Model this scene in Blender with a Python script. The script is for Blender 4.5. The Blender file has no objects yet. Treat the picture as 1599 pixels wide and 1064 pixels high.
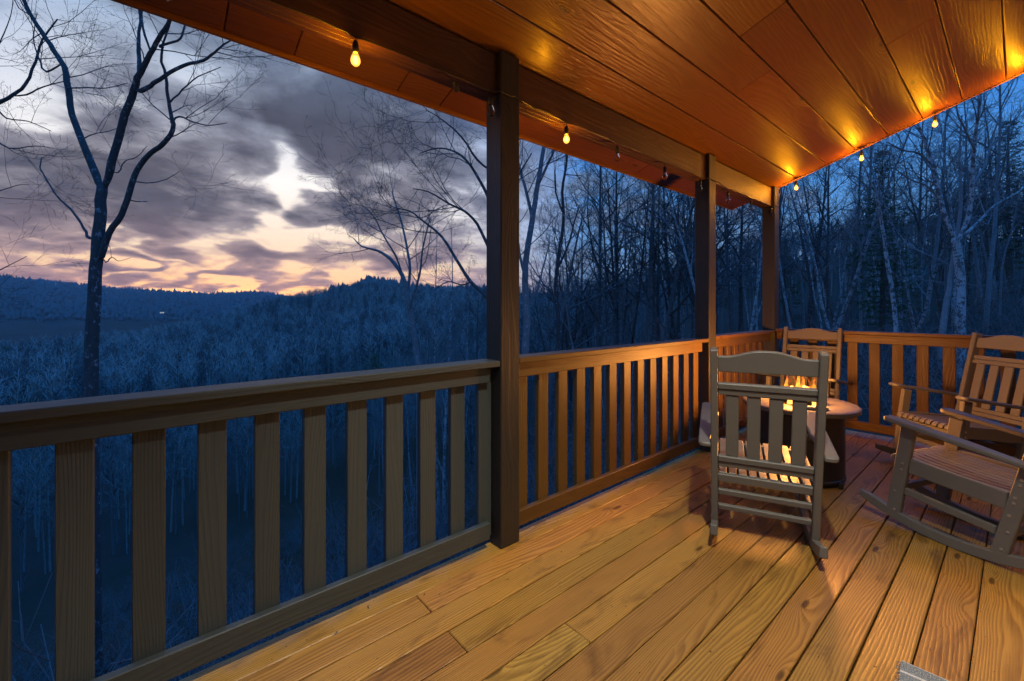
import bpy, bmesh, math, random
import numpy as np
from mathutils import Vector, Matrix, Euler

R = math.radians
scene = bpy.context.scene
C = scene.collection

# ------------------------------------------------------------------ camera
FPX, CXP, HYP, EYE = 670.0, 799.5, 480.0, 1.36      # focal length and horizon in photo pixels
TH = math.atan(790 / 670.0)
SN, CS = math.sin(TH), math.cos(TH)
cam = bpy.data.cameras.new('camera')
cam.sensor_width = 36.0
cam.lens = FPX / 1599 * 36.0
cam.shift_y = -(532 - HYP) / 1599
cam.clip_start = 0.05
cam.clip_end = 20000
camo = bpy.data.objects.new('camera', cam)
camo.location = (0, 0, EYE)
camo.rotation_euler = (R(90), 0, TH)
C.objects.link(camo)
scene.camera = camo
scene.view_settings.view_transform = 'Standard'
scene.view_settings.look = 'None'
scene.view_settings.exposure = 0
scene.view_settings.gamma = 1
scene.cycles.use_denoising = True
scene.cycles.max_bounces = 5
scene.cycles.diffuse_bounces = 2
scene.cycles.transparent_max_bounces = 12
scene.cycles.caustics_reflective = False
scene.cycles.caustics_refractive = False
scene.cycles.sample_clamp_indirect = 4
scene.cycles.sample_clamp_direct = 24
scene.cycles.use_adaptive_sampling = True
scene.cycles.adaptive_threshold = 0.025


def ray(px, py):
    u = (px - CXP) / FPX
    return Vector((u * CS - SN, u * SN + CS, (HYP - py) / FPX))


def at_depth(px, py, D):
    r = ray(px, py)
    return Vector((0, 0, EYE)) + r * D


# ------------------------------------------------------------------ node helpers
class NT:
    def __init__(self, tree):
        self.t = tree

    def n(self, typ, **kw):
        nd = self.t.nodes.new(typ)
        for k, v in kw.items():
            setattr(nd, k, v)
        return nd

    def put(self, sock, v):
        if isinstance(v, bpy.types.NodeSocket):
            self.t.links.new(v, sock)
        elif v is not None:
            if hasattr(sock.default_value, '__len__') and not hasattr(v, '__len__'):
                v = [v] * len(sock.default_value)
            if hasattr(v, '__len__') and len(v) == 3 and len(sock.default_value) == 4:
                v = (*v, 1)
            sock.default_value = v

    def m(self, op, a, b=None, c=None, clamp=False):
        nd = self.n('ShaderNodeMath', operation=op, use_clamp=clamp)
        self.put(nd.inputs[0], a)
        self.put(nd.inputs[1], b)
        self.put(nd.inputs[2], c)
        return nd.outputs[0]

    def vm(self, op, a, b=None):
        nd = self.n('ShaderNodeVectorMath', operation=op)
        self.put(nd.inputs[0], a)
        if op == 'SCALE':
            self.put(nd.inputs[3], b)
        else:
            self.put(nd.inputs[1], b)
        return nd.outputs['Value'] if op in ('DOT_PRODUCT', 'LENGTH', 'DISTANCE') else nd.outputs[0]

    def mix(self, f, a, b, typ='MIX'):
        nd = self.n('ShaderNodeMix', data_type='RGBA', blend_type=typ)
        nd.clamp_factor = True
        self.put(nd.inputs[0], f)
        self.put(nd.inputs[6], a)
        self.put(nd.inputs[7], b)
        return nd.outputs[2]

    def sep(self, v):
        nd = self.n('ShaderNodeSeparateXYZ')
        self.put(nd.inputs[0], v)
        return nd.outputs

    def comb(self, x, y, z):
        nd = self.n('ShaderNodeCombineXYZ')
        for i, v in enumerate((x, y, z)):
            self.put(nd.inputs[i], v)
        return nd.outputs[0]

    def noise(self, v, scale, detail=3, rough=0.5, dist=0.0):
        nd = self.n('ShaderNodeTexNoise')
        self.put(nd.inputs['Vector'], v)
        nd.inputs['Scale'].default_value = scale
        nd.inputs['Detail'].default_value = detail
        nd.inputs['Roughness'].default_value = rough
        nd.inputs['Distortion'].default_value = dist
        return nd.outputs[0]

    def ss(self, v, lo, hi):
        nd = self.n('ShaderNodeMapRange', interpolation_type='SMOOTHSTEP')
        self.put(nd.inputs[0], v)
        nd.inputs[1].default_value = lo
        nd.inputs[2].default_value = hi
        return nd.outputs[0]

    def ramp(self, f, stops):
        nd = self.n('ShaderNodeValToRGB')
        self.put(nd.inputs[0], f)
        e = nd.color_ramp.elements
        while len(e) < len(stops):
            e.new(0.5)
        for i, (p, col) in enumerate(stops):
            e[i].position = p
            e[i].color = (*col, 1)
        return nd.outputs[0]


# ------------------------------------------------------------------ world: dusk sky
SUN_PX = 395
sun_az_rel = math.atan((SUN_PX - CXP) / FPX)
world = bpy.data.worlds.new('World')
scene.world = world
world.use_nodes = True
wt = NT(world.node_tree)
world.node_tree.nodes.clear()


def build_sky(w):
    d = w.n('ShaderNodeTexCoord').outputs['Generated']
    lx = w.vm('DOT_PRODUCT', d, (CS, SN, 0))
    ly = w.vm('DOT_PRODUCT', d, (-SN, CS, 0))
    dz = w.sep(d)[2]
    az = w.m('ARCTAN2', lx, ly)
    el = w.m('ARCSINE', dz)
    elp = w.m('MAXIMUM', el, 0.0)
    # cloud-layer coordinates (perspective of a flat layer overhead)
    k = w.m('DIVIDE', 1.0, w.m('ADD', w.m('MAXIMUM', dz, 0.0), 0.30))
    cp = w.vm('SCALE', w.comb(lx, ly, w.m('MULTIPLY', dz, 1.6)), k)
    warp = w.noise(cp, 2.2, 3, 0.5)
    warp2 = w.noise(w.vm('ADD', cp, (7.3, 2.1, 5.5)), 2.2, 3, 0.5)
    fine = w.noise(w.vm('MULTIPLY', cp, (1.0, 1.0, 1.9)), 5.4, 5, 0.56, 0.2)
    azw = w.m('ADD', az, w.m('MULTIPLY', w.m('SUBTRACT', warp, 0.5), 0.34))
    elw = w.m('ADD', el, w.m('MULTIPLY', w.m('SUBTRACT', warp2, 0.5), 0.26))

    def blob(px, py, sx, sy, wgt):
        a0 = math.atan((px - CXP) / FPX)
        e0 = math.atan((HYP - py) / FPX * math.cos(a0))
        sa = sx / FPX * math.cos(a0) ** 2
        se = sy / FPX * math.cos(a0)
        da = w.m('DIVIDE', w.m('SUBTRACT', azw, a0), sa)
        de = w.m('DIVIDE', w.m('SUBTRACT', elw, e0), se)
        q = w.m('ADD', w.m('MULTIPLY', da, da), w.m('MULTIPLY', de, de))
        g = w.m('POWER', 2.718, w.m('MULTIPLY', q, -1.0))
        return w.m('MULTIPLY', g, wgt)

    dens = w.m('ADD', w.m('MULTIPLY', w.m('SUBTRACT', fine, 0.5), 1.55),
               w.m('MULTIPLY', w.m('SUBTRACT', warp, 0.5), 0.8))
    dens = w.m('ADD', dens, 0.46)
    for b in [(540, 205, 190, 90, 0.8), (190, 310, 200, 115, 0.62), (400, 345, 60, 8, 0.25), (560, 345, 110, 28, 0.5),
              (260, 415, 190, 12, 0.2), (520, 412, 130, 12, 0.2), (640, 405, 60, 22, 0.5),
              (385, 290, 25, 58, -0.62), (455, 306, 110, 13, -0.58), (400, 380, 75, 18, -0.55), (300, 400, 110, 9, -0.4), (60, 60, 120, 60, -0.22),
              (560, 378, 100, 14, -0.45), (620, 275, 60, 30, -0.35), (395, 446, 210, 14, -1.0),
              (395, 205, 40, 30, -0.35), (0, 120, 90, 50, -0.3), (200, 402, 90, 8, -0.45),
              (1560, 120, 300, 230, -1.1), (940, 420, 150, 60, -0.25), (330, 130, 80, 60, -0.2)]:
        dens = w.m('ADD', dens, blob(*b))
    cloud = w.ss(dens, 0.20, 0.62)
    core = w.ss(dens, 0.42, 1.05)

    # how close to the sunset azimuth
    ca = w.m('COSINE', w.m('SUBTRACT', az, sun_az_rel))
    near = w.ss(ca, 0.74, 0.985)
    e01 = w.m('DIVIDE', elp, math.pi / 2)
    warm = w.ramp(e01, [(0.0, (2.3, 1.15, 0.30)), (0.030, (1.6, 0.90, 0.34)), (0.07, (1.08, 0.84, 0.58)),
                        (0.16, (1.10, 1.06, 1.02)), (0.30, (0.40, 0.52, 0.72)), (0.55, (0.012, 0.33, 1.18)), (1.0, (0.006, 0.42, 1.55))])
    cool = w.ramp(e01, [(0.0, (0.26, 0.45, 0.72)), (0.12, (0.10, 0.33, 0.76)), (0.28, (0.012, 0.23, 0.84)),
                        (0.5, (0.008, 0.31, 1.20)), (1.0, (0.006, 0.42, 1.55))])
    clear = w.mix(near, cool, warm)
    sky = w.n('ShaderNodeTexSky', sky_type='NISHITA')
    sky.sun_disc = False
    sky.sun_elevation = R(1.0)
    sky.sun_rotation = -(TH - sun_az_rel)
    clear = w.mix(1.0, clear, w.vm('SCALE', sky.outputs[0], 0.02), 'ADD')
    # clouds: dim purple grey, rosy underneath near the horizon, blue away from the sunset
    c_lo = w.ramp(e01, [(0.0, (0.95, 0.40, 0.20)), (0.035, (0.80, 0.44, 0.31)), (0.10, (0.48, 0.40, 0.40)),
                        (0.22, (0.32, 0.34, 0.42)), (0.36, (0.27, 0.37, 0.52)), (0.6, (0.012, 0.31, 1.12)), (1.0, (0.006, 0.40, 1.48))])
    c_core = w.ramp(e01, [(0.0, (0.46, 0.21, 0.16)), (0.05, (0.31, 0.20, 0.18)), (0.12, (0.130, 0.117, 0.135)),
                          (0.24, (0.095, 0.097, 0.128)), (0.36, (0.15, 0.21, 0.33)), (0.6, (0.012, 0.29, 1.06)), (1.0, (0.006, 0.39, 1.44))])
    cl_w = w.mix(core, c_lo, c_core)
    cl_c = w.mix(core, w.ramp(e01, [(0.0, (0.24, 0.33, 0.50)), (0.2, (0.15, 0.24, 0.42)), (0.5, (0.010, 0.29, 1.12)), (1.0, (0.006, 0.40, 1.48))]),
                 w.ramp(e01, [(0.0, (0.15, 0.21, 0.35)), (0.2, (0.085, 0.14, 0.27)), (0.5, (0.010, 0.27, 1.06)), (1.0, (0.006, 0.39, 1.44))]))
    cl = w.mix(near, cl_c, cl_w)
    tex = w.m('ADD', 0.60, w.m('MULTIPLY', w.noise(cp, 9.0, 3, 0.6), 0.8))
    cl = w.vm('SCALE', cl, tex)
    col = w.mix(cloud, clear, cl)
    bg = w.n('ShaderNodeBackground')
    w.put(bg.inputs[0], col)
    bg.inputs[1].default_value = 1.0
    out = w.n('ShaderNodeOutputWorld')
    w.t.links.new(bg.outputs[0], out.inputs[0])


build_sky(wt)
world.cycles.sampling_method = "MANUAL"
world.cycles.sample_map_resolution = 512

# the sun is down behind the cloud bank: only a faint warm glow is left of it
sun = bpy.data.lights.new('sun', 'SUN')
sun.energy = 0.06
sun.angle = R(12)
sun.color = (1.0, 0.62, 0.36)
suno = bpy.data.objects.new('sun', sun)
sd = ray(SUN_PX, HYP - 45)
suno.rotation_euler = sd.to_track_quat('Z', 'Y').to_euler()
suno.location = (-20, 10, 30)
C.objects.link(suno)

# ------------------------------------------------------------------ object helpers
def tag(o, label=None, cat=None, group=None, kind=None):
    if label: o['label'] = label
    if cat: o['category'] = cat
    if group: o['group'] = group
    if kind: o['kind'] = kind
    return o


def empty(name, loc=(0, 0, 0), rz=0.0):
    o = bpy.data.objects.new(name, None)
    o.empty_display_size = 0.1
    o.location = loc
    o.rotation_euler = (0, 0, rz)
    C.objects.link(o)
    return o


def obj(name, mesh, mat=None, parent=None, loc=(0, 0, 0), rot=(0, 0, 0)):
    o = bpy.data.objects.new(name, mesh)
    if mat is not None and not mesh.materials:
        mesh.materials.append(mat)
    o.location = loc
    o.rotation_euler = rot
    if parent: o.parent = parent
    C.objects.link(o)
    return o


def copy_tree(o, parent=None):
    c = o.copy()
    C.objects.link(c)
    if parent is not None: c.parent = parent
    for ch in list(o.children):
        copy_tree(ch, c)
    return c


_box = {}


def cbox(sx, sy, sz, b=0.003, mat=None):
    """a chamfered board centred on its origin; alike boards share their mesh"""
    key = (round(sx, 4), round(sy, 4), round(sz, 4), round(b, 4), mat.name if mat else '')
    if key in _box: return _box[key]
    bm = bmesh.new()
    bmesh.ops.create_cube(bm, size=1.0)
    bmesh.ops.scale(bm, vec=(sx, sy, sz), verts=bm.verts)
    if b > 0:
        bmesh.ops.bevel(bm, geom=bm.edges[:], offset=min(b, 0.45 * min(sx, sy, sz)), segments=1, affect='EDGES')
    me = bpy.data.meshes.new('board')
    bm.to_mesh(me); bm.free()
    if mat: me.materials.append(mat)
    _box[key] = me
    return me


def pydata(name, v, f, mat=None, smooth=False):
    me = bpy.data.meshes.new(name)
    me.from_pydata([tuple(p) for p in v], [], f)
    if smooth: me.polygons.foreach_set('use_smooth', [True] * len(f))
    me.update()
    if mat: me.materials.append(mat)
    return me


def lathe(prof, seg=32, mat=None, smooth=True, name='lathe'):
    v, f = [], []
    n = len(prof)
    for i in range(seg):
        a = 2 * math.pi * i / seg
        for r_, z_ in prof:
            v.append((r_ * math.cos(a), r_ * math.sin(a), z_))
    for i in range(seg):
        j = (i + 1) % seg
        for k in range(n - 1):
            q = [i * n + k, j * n + k, j * n + k + 1, i * n + k + 1]
            f.append(q)
    me = pydata(name, v, f, mat, smooth)
    bm = bmesh.new(); bm.from_mesh(me)
    bmesh.ops.remove_doubles(bm, verts=bm.verts, dist=1e-5)
    bmesh.ops.recalc_face_normals(bm, faces=bm.faces)
    bm.to_mesh(me); bm.free()
    if smooth: me.set_sharp_from_angle(angle=R(40))
    return me


def extrude_outline(pts, t, mat=None, axis='x', b=0.003, name='panel'):
    """closed 2-D outline given thickness t; axis = thickness direction"""
    bm = bmesh.new()
    vs = []
    for a, c in pts:
        p = {'x': (-t / 2, a, c), 'y': (a, -t / 2, c), 'z': (a, c, -t / 2)}[axis]
        vs.append(bm.verts.new(p))
    face = bm.faces.new(vs)
    r = bmesh.ops.extrude_face_region(bm, geom=[face])
    d = {'x': (t, 0, 0), 'y': (0, t, 0), 'z': (0, 0, t)}[axis]
    bmesh.ops.translate(bm, vec=d, verts=[g for g in r['geom'] if isinstance(g, bmesh.types.BMVert)])
    bmesh.ops.recalc_face_normals(bm, faces=bm.faces)
    if b > 0:
        ed = [e for e in bm.edges if len(e.link_faces) == 2 and e.calc_face_angle(0) > R(60)]
        bmesh.ops.bevel(bm, geom=ed, offset=b, segments=1, affect='EDGES')
    me = bpy.data.meshes.new(name)
    bm.to_mesh(me); bm.free()
    if mat: me.materials.append(mat)
    return me


def tube(V, F, path, rad, sides=5, cap=True):
    """append a tapered tube along path to lists V, F"""
    base = len(V)
    n = len(path)
    x = None
    for i, p in enumerate(path):
        a = path[max(i - 1, 0)]; b = path[min(i + 1, n - 1)]
        d = (Vector(b) - Vector(a)).normalized()
        if x is None:
            x = d.cross(Vector((0.31, 0.17, 0.93)))
            if x.length < 0.1: x = d.cross(Vector((1, 0, 0)))
        else:
            x = x - d * x.dot(d)          # carry the frame along so the tube never twists
        x.normalize(); y = d.cross(x)
        for k in range(sides):
            t = 2 * math.pi * k / sides
            q = Vector(p) + (x * math.cos(t) + y * math.sin(t)) * rad[i]
            V.append((q.x, q.y, q.z))
    for i in range(n - 1):
        for k in range(sides):
            k2 = (k + 1) % sides
            F.append((base + i * sides + k, base + i * sides + k2, base + (i + 1) * sides + k2, base + (i + 1) * sides + k))
    if cap:
        F.append(tuple(base + (n - 1) * sides + k for k in range(sides)))
        F.append(tuple(base + k for k in reversed(range(sides))))


# ------------------------------------------------------------------ materials
def new_mat(name):
    m_ = bpy.data.materials.new(name)
    m_.use_nodes = True
    t = NT(m_.node_tree)
    return m_, t, m_.node_tree.nodes['Principled BSDF']


def wood(name, light, dark, axis='Y', ring=1.0, rough=0.5, knots=0.5, contrast=0.6, vary=0.25, fib=0.3, bump=0.25, knotcol=None, coat=0.0, worn=None, specks=False):
    m_, t, bs = new_mat(name)
    co = t.n('ShaderNodeTexCoord').outputs['Object']
    rnd = t.n('ShaderNodeObjectInfo').outputs['Random']
    o = t.sep(co)
    x, y, z = {'Y': (o[0], o[1], o[2]), 'X': (o[1], o[0], o[2]), 'Z': (o[0], o[2], o[1])}[axis]
    off = t.comb(t.m('MULTIPLY', rnd, 37.7), t.m('MULTIPLY', rnd, 91.3), t.m('MULTIPLY', rnd, 53.9))
    p = t.vm('ADD', t.comb(x, y, z), off)
    ps = t.sep(p)
    n1 = t.noise(t.vm('MULTIPLY', p, (4.2, 0.42, 4.2)), 1.0, 2.0, 0.40)
    kv = t.n('ShaderNodeTexVoronoi', feature='F1')
    t.put(kv.inputs['Vector'], t.vm('MULTIPLY', p, (7.0, 1.9, 3.0)))
    kv.inputs['Scale'].default_value = 1.0
    kd = kv.outputs['Distance']
    pick = t.ss(t.sep(kv.outputs['Color'])[0], 1 - knots, 1 - knots + 0.05)
    # the knot is round on the board: undo part of the stretch by sharpening the cell distance
    bumpk = t.m('MULTIPLY', t.m('POWER', 2.718, t.m('MULTIPLY', kd, -5.0)), pick)
    ph = t.m('ADD', t.m('ADD', t.m('MULTIPLY', ps[0], 70.0 * ring), t.m('MULTIPLY', n1, 21.0 * ring)), t.m('MULTIPLY', bumpk, 5.0))
    fr = t.m('FRACT', ph)
    g = t.m('MULTIPLY', t.ss(fr, 0.05, 0.75), t.m('SUBTRACT', 1.0, t.ss(fr, 0.84, 1.0)))
    fb = t.noise(t.vm('MULTIPLY', p, (150.0, 4.0, 150.0)), 1.0, 2, 0.6)
    blot = t.noise(t.vm('MULTIPLY', p, (5.0, 2.0, 5.0)), 1.0, 3, 0.6)
    f = t.m('ADD', t.m('MULTIPLY', g, contrast), t.m('MULTIPLY', t.m('SUBTRACT', fb, 0.5), fib * 2.0))
    f = t.m('ADD', f, t.m('MULTIPLY', t.m('SUBTRACT', blot, 0.5), 0.7), clamp=True)
    col = t.mix(f, light, dark)
    kc = knotcol or tuple(c * 0.35 for c in dark)
    kd2 = t.m('ADD', kd, t.m('MULTIPLY', t.m('SUBTRACT', fb, 0.5), 0.05))
    km = t.m('MULTIPLY', t.m('SUBTRACT', 1.0, t.ss(kd2, 0.06, 0.11)), pick)
    col = t.mix(t.m('MULTIPLY', km, 0.85), col, kc)
    if worn:
        wn = t.noise(t.vm('MULTIPLY', p, (40.0, 5.0, 40.0)), 1.0, 4, 0.65)
        col = t.mix(t.ss(wn, 0.72, 0.75), col, worn)
    if specks:
        sp = t.noise(t.vm('MULTIPLY', p, (70.0, 38.0, 70.0)), 1.0, 2, 0.5)
        area = t.noise(t.vm('MULTIPLY', p, (2.5, 1.6, 2.5)), 1.0, 2, 0.5)
        col = t.mix(t.m('MULTIPLY', t.ss(sp, 0.70, 0.74), t.ss(area, 0.42, 0.62)), col, tuple(c * 0.22 for c in dark))
        st = t.noise(t.vm('MULTIPLY', p, (9.0, 2.6, 9.0)), 1.0, 4, 0.6, 0.6)
        col = t.mix(t.m('MULTIPLY', t.ss(st, 0.52, 0.74), 0.75), col, tuple(c * 0.6 for c in dark))
    r2 = t.m('FRACT', t.m('MULTIPLY', rnd, 17.31))
    hsv = t.n('ShaderNodeHueSaturation')
    t.put(hsv.inputs['Color'], col)
    t.put(hsv.inputs['Value'], t.m('ADD', 1.0 - vary, t.m('MULTIPLY', rnd, 2 * vary)))
    t.put(hsv.inputs['Hue'], t.m('ADD', 0.49, t.m('MULTIPLY', r2, 0.02)))
    t.put(bs.inputs['Base Color'], hsv.outputs[0])
    t.put(bs.inputs['Roughness'], t.m('ADD', rough - 0.1, t.m('MULTIPLY', blot, 0.2)))
    bs.inputs['Coat Weight'].default_value = coat
    bs.inputs['Coat Roughness'].default_value = 0.25
    bp = t.n('ShaderNodeBump')
    bp.inputs['Strength'].default_value = bump
    bp.inputs['Distance'].default_value = 0.004
    t.put(bp.inputs['Height'], t.m('ADD', t.m('MULTIPLY', f, -1.0), t.m('MULTIPLY', fb, -0.5)))
    t.put(bs.inputs['Normal'], bp.outputs[0])
    return m_


def plain(name, col, rough=0.5, metal=0.0, var=0.12, scale=6.0, spec=0.5, bump=0.0):
    m_, t, bs = new_mat(name)
    co = t.n('ShaderNodeTexCoord').outputs['Object']
    n_ = t.noise(co, scale, 4, 0.6)
    fac = t.m('ADD', 1 - var, t.m('MULTIPLY', n_, 2 * var))
    t.put(bs.inputs['Base Color'], t.vm('SCALE', t.comb(*col), fac))
    t.put(bs.inputs['Roughness'], t.m('ADD', rough - 0.08, t.m('MULTIPLY', t.noise(co, scale * 3.1, 3), 0.16)))
    bs.inputs['Metallic'].default_value = metal
    bs.inputs['Specular IOR Level'].default_value = spec
    if bump:
        bp = t.n('ShaderNodeBump'); bp.inputs['Strength'].default_value = bump; bp.inputs['Distance'].default_value = 0.003
        t.put(bp.inputs['Height'], t.noise(co, scale * 12, 3))
        t.put(bs.inputs['Normal'], bp.outputs[0])
    return m_


def glow(name, col, strength):
    m_, t, bs = new_mat(name)
    bs.inputs['Base Color'].default_value = (*col, 1)
    bs.inputs['Emission Color'].default_value = (*col, 1)
    bs.inputs['Emission Strength'].default_value = strength
    return m_


M = {}
M['deck'] = wood('deck_pine', (0.49, 0.256, 0.046), (0.205, 0.088, 0.014), 'Y', 1.1, 0.44, 0.75, 0.60, 0.22, 0.42, 0.35, specks=True)
M['ceil'] = wood('ceiling_pine', (0.185, 0.070, 0.0040), (0.110, 0.038, 0.0022), 'Y', 0.5, 0.32, 0.55, 0.40, 0.14, 0.22, 0.60, knotcol=(0.035, 0.011, 0.002), coat=0.25)
M['paint_y'] = wood('railing_stain_long', (0.054, 0.066, 0.063), (0.044, 0.054, 0.052), 'Y', 1.0, 0.55, 0.25, 0.5, 0.12, 0.3, 0.35, knotcol=(0.05, 0.04, 0.03), worn=(0.12, 0.12, 0.11))
M['paint_z'] = wood('railing_stain_upright', (0.054, 0.066, 0.063), (0.044, 0.054, 0.052), 'Z', 1.0, 0.55, 0.25, 0.5, 0.14, 0.3, 0.35, knotcol=(0.05, 0.04, 0.03), worn=(0.12, 0.12, 0.11))
M['brown_y'] = wood('railing_firelight_tint_long', (0.112, 0.058, 0.011), (0.080, 0.040, 0.007), 'Y', 1.0, 0.5, 0.3, 0.5, 0.12, 0.3, 0.35, worn=(0.14, 0.11, 0.07))  # same boards as the near bay, with the fire's orange light put into the colour
M['brown_z'] = wood('railing_firelight_tint_upright', (0.106, 0.055, 0.011), (0.076, 0.038, 0.007), 'Z', 1.0, 0.5, 0.3, 0.5, 0.14, 0.3, 0.35, worn=(0.14, 0.11, 0.07))  # uprights likewise: firelight painted into the base colour
M['cedar_x'] = wood('railing_brown_long', (0.100, 0.045, 0.012), (0.058, 0.024, 0.006), 'X', 1.0, 0.5, 0.4, 0.6, 0.12, 0.3, 0.35)
M['cedar_z'] = wood('railing_brown_upright', (0.085, 0.037, 0.010), (0.050, 0.021, 0.005), 'Z', 1.0, 0.5, 0.35, 0.6, 0.15, 0.3, 0.35)
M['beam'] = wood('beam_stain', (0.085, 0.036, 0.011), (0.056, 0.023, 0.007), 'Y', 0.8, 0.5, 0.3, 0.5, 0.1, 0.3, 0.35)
M['siding'] = wood('cabin_siding', (0.24, 0.12, 0.05), (0.15, 0.07, 0.03), 'Y', 0.8, 0.55, 0.3, 0.5, 0.12, 0.3, 0.3)
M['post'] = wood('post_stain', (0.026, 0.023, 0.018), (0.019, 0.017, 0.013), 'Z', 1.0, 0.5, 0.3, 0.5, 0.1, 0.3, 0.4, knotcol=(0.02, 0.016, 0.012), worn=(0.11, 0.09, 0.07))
M['chair'] = plain('chair_poly_lumber', (0.158, 0.150, 0.128), 0.46, 0, 0.10, 9, 0.4, 0.12)
M['bolt'] = plain('bolt_steel', (0.55, 0.55, 0.54), 0.3, 0.8, 0.05)
M['black_metal'] = plain('black_powder_coat', (0.022, 0.020, 0.019), 0.38, 0.0, 0.15, 14, 0.5, 0.1)
M['table'] = plain('fire_table_top', (0.105, 0.092, 0.078), 0.45, 0, 0.14, 10, 0.5, 0.1)
M['cord'] = plain('black_rubber', (0.012, 0.012, 0.012), 0.5)
M['shingle'] = plain('roof_shingle', (0.06, 0.055, 0.05), 0.9, 0, 0.3, 20)
M['fascia'] = wood('fascia_stain', (0.24, 0.10, 0.032), (0.15, 0.06, 0.018), 'Y', 0.8, 0.5, 0.3, 0.5, 0.1, 0.3, 0.35)
M['concrete'] = plain('pier_timber', (0.16, 0.13, 0.10), 0.8)

# ------------------------------------------------------------------ deck
XI = -1.873            # inner faces of the posts and railings on the valley side
YE = 5.70              # inner face of the end railing
deck = tag(obj('deck', cbox(3.65, 8.2, 0.17, 0.004, M['paint_y']), None, None, (-0.165, 1.86, -0.123)), kind='structure')
rng = random.Random(3)
pw = 0.1435
seams = {0: 9, 1: 0.966, 2: 9, 3: 0.963, 4: 9, 5: 1.372, 6: 9, 7: 9, 8: 4.9, 9: 9, 10: 9, 11: 9, 12: 4.4, 13: 9}
x0 = -1.840 - pw
y0, y1 = -2.2, 5.93
for i in range(26):
    xc = x0 + pw * (i + 0.5)
    if xc > 1.62: break
    cut = seams.get(i, rng.uniform(0.5, 4.8))
    segs = [(y0, y1)] if cut > y1 else [(y0, cut - 0.0015), (cut + 0.0015, y1)]
    for a, b in segs:
        g = pw - (0.0042 + 0.0022 * rng.random())
        o = obj('plank', cbox(round(g, 4), b - a, 0.032, 0.004, M['deck']), None, deck,
                (xc + 0.165 + rng.uniform(-.001, .001), (a + b) / 2 - 1.86, 0.123 - 0.017 + rng.uniform(-.0012, .0012)))
for (px_, py_) in [(-1.9, -1.9), (-1.9, 1.58), (-1.9, 5.75), (1.3, -1.9), (1.3, 5.75)]:
    tag(obj('deck_pier', cbox(0.19, 0.19, 7.0, 0.006, M['concrete']), None, None, (px_, py_, -0.21 - 3.5)),
        {(-1.9, -1.9): 'timber pier under the valley side of the deck behind the camera', (-1.9, 1.58): 'timber pier under the nearest porch post',
         (-1.9, 5.75): 'timber pier under the corner post', (1.3, -1.9): 'timber pier under the cabin side of the deck behind the camera',
         (1.3, 5.75): 'timber pier under the cabin end of the end railing'}[(px_, py_)], 'pier', 'timber piers under the deck')

# ------------------------------------------------------------------ posts, beam and roof
ROOF_A, ROOF_B = 3.411, 0.3155           # underside of the roof: z = A + B x
PZ = ROOF_A + ROOF_B * XI


def post(y, z_mid, label):
    e = empty('porch_post', (XI - 0.07, y + 0.07, 0))
    tag(e, label, 'post', 'square porch posts along the valley side')
    zb = 2.567
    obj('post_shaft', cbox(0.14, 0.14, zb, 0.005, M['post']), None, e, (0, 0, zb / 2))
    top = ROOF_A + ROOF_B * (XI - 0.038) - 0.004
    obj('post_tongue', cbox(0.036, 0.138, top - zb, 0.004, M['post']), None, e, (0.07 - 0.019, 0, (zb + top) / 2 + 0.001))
    return e


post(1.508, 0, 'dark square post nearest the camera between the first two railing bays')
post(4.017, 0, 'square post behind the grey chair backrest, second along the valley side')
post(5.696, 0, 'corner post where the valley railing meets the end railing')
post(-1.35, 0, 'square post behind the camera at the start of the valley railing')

beam = empty('support_beam', (XI - 0.095, 1.7, 2.567))
tag(beam, 'long brown beam carried on the posts under the sloping porch roof', 'beam')
by0, by1 = -2.25, 5.83
for k in range(3):
    bx = XI - 0.038 - 0.0005 - 0.019 - k * 0.0382
    topz = ROOF_A + ROOF_B * (bx - 0.019) - 0.004
    obj('beam_ply', cbox(0.0378, by1 - by0, topz - 2.569, 0.003, M['beam']), None, beam,
        (bx - beam.location.x, (by0 + by1) / 2 - 1.7, (topz + 2.569) / 2 - 2.567))

roof = empty('porch_roof', (0, 1.8, ROOF_A))
tag(roof, 'sloping porch roof with wide orange stained board ceiling', 'roof')
sl = math.atan(ROOF_B)
bw = 0.267 / math.cos(sl)
XE = -2.413
ry0, ry1 = -2.4, 5.845
cuts = {0: [-.5, 0.269, 0.572, 1.136, 1.428, 3.6], 1: [-1.0], 2: [-0.5], 3: [3.39], 4: [2.83], 5: [-0.2], 6: [4.0], 7: [-1], 8: [-1]}
xs = [XE, -1.949 - 0.0, -1.683, -1.395, -1.131, -0.868, -0.609, -0.337, -0.068]
while xs[-1] < 1.6: xs.append(xs[-1] + 0.267)
for i in range(len(xs) - 1):
    a, b = xs[i], xs[i + 1]
    wdt = (b - a) / math.cos(sl) - 0.006
    ys = [ry0] + cuts.get(i, [rng.uniform(0, 4)]) + [ry1]
    for ya, yb in zip(ys[:-1], ys[1:]):
        xm = (a + b) / 2
        nrm = Vector((-math.sin(sl), 0, math.cos(sl)))
        c_ = Vector((xm, (ya + yb) / 2, ROOF_A + ROOF_B * xm)) + nrm * 0.010
        obj('ceiling_board', cbox(round(wdt, 4), round(yb - ya - 0.003, 4), 0.019, 0.0045, M['ceil']), None, roof,
            c_ - roof.location, (0, -sl, 0))
xm = (XE + 1.7) / 2
nrm = Vector((-math.sin(sl), 0, math.cos(sl)))
c_ = Vector((xm, (ry0 + ry1) / 2, ROOF_A + ROOF_B * xm)) + nrm * 0.10
obj('roof_deck', cbox((1.7 - XE) / math.cos(sl), ry1 - ry0, 0.155, 0.004, M['shingle']), None, roof, c_ - roof.location, (0, -sl, 0))
ze = ROOF_A + ROOF_B * XE
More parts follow.
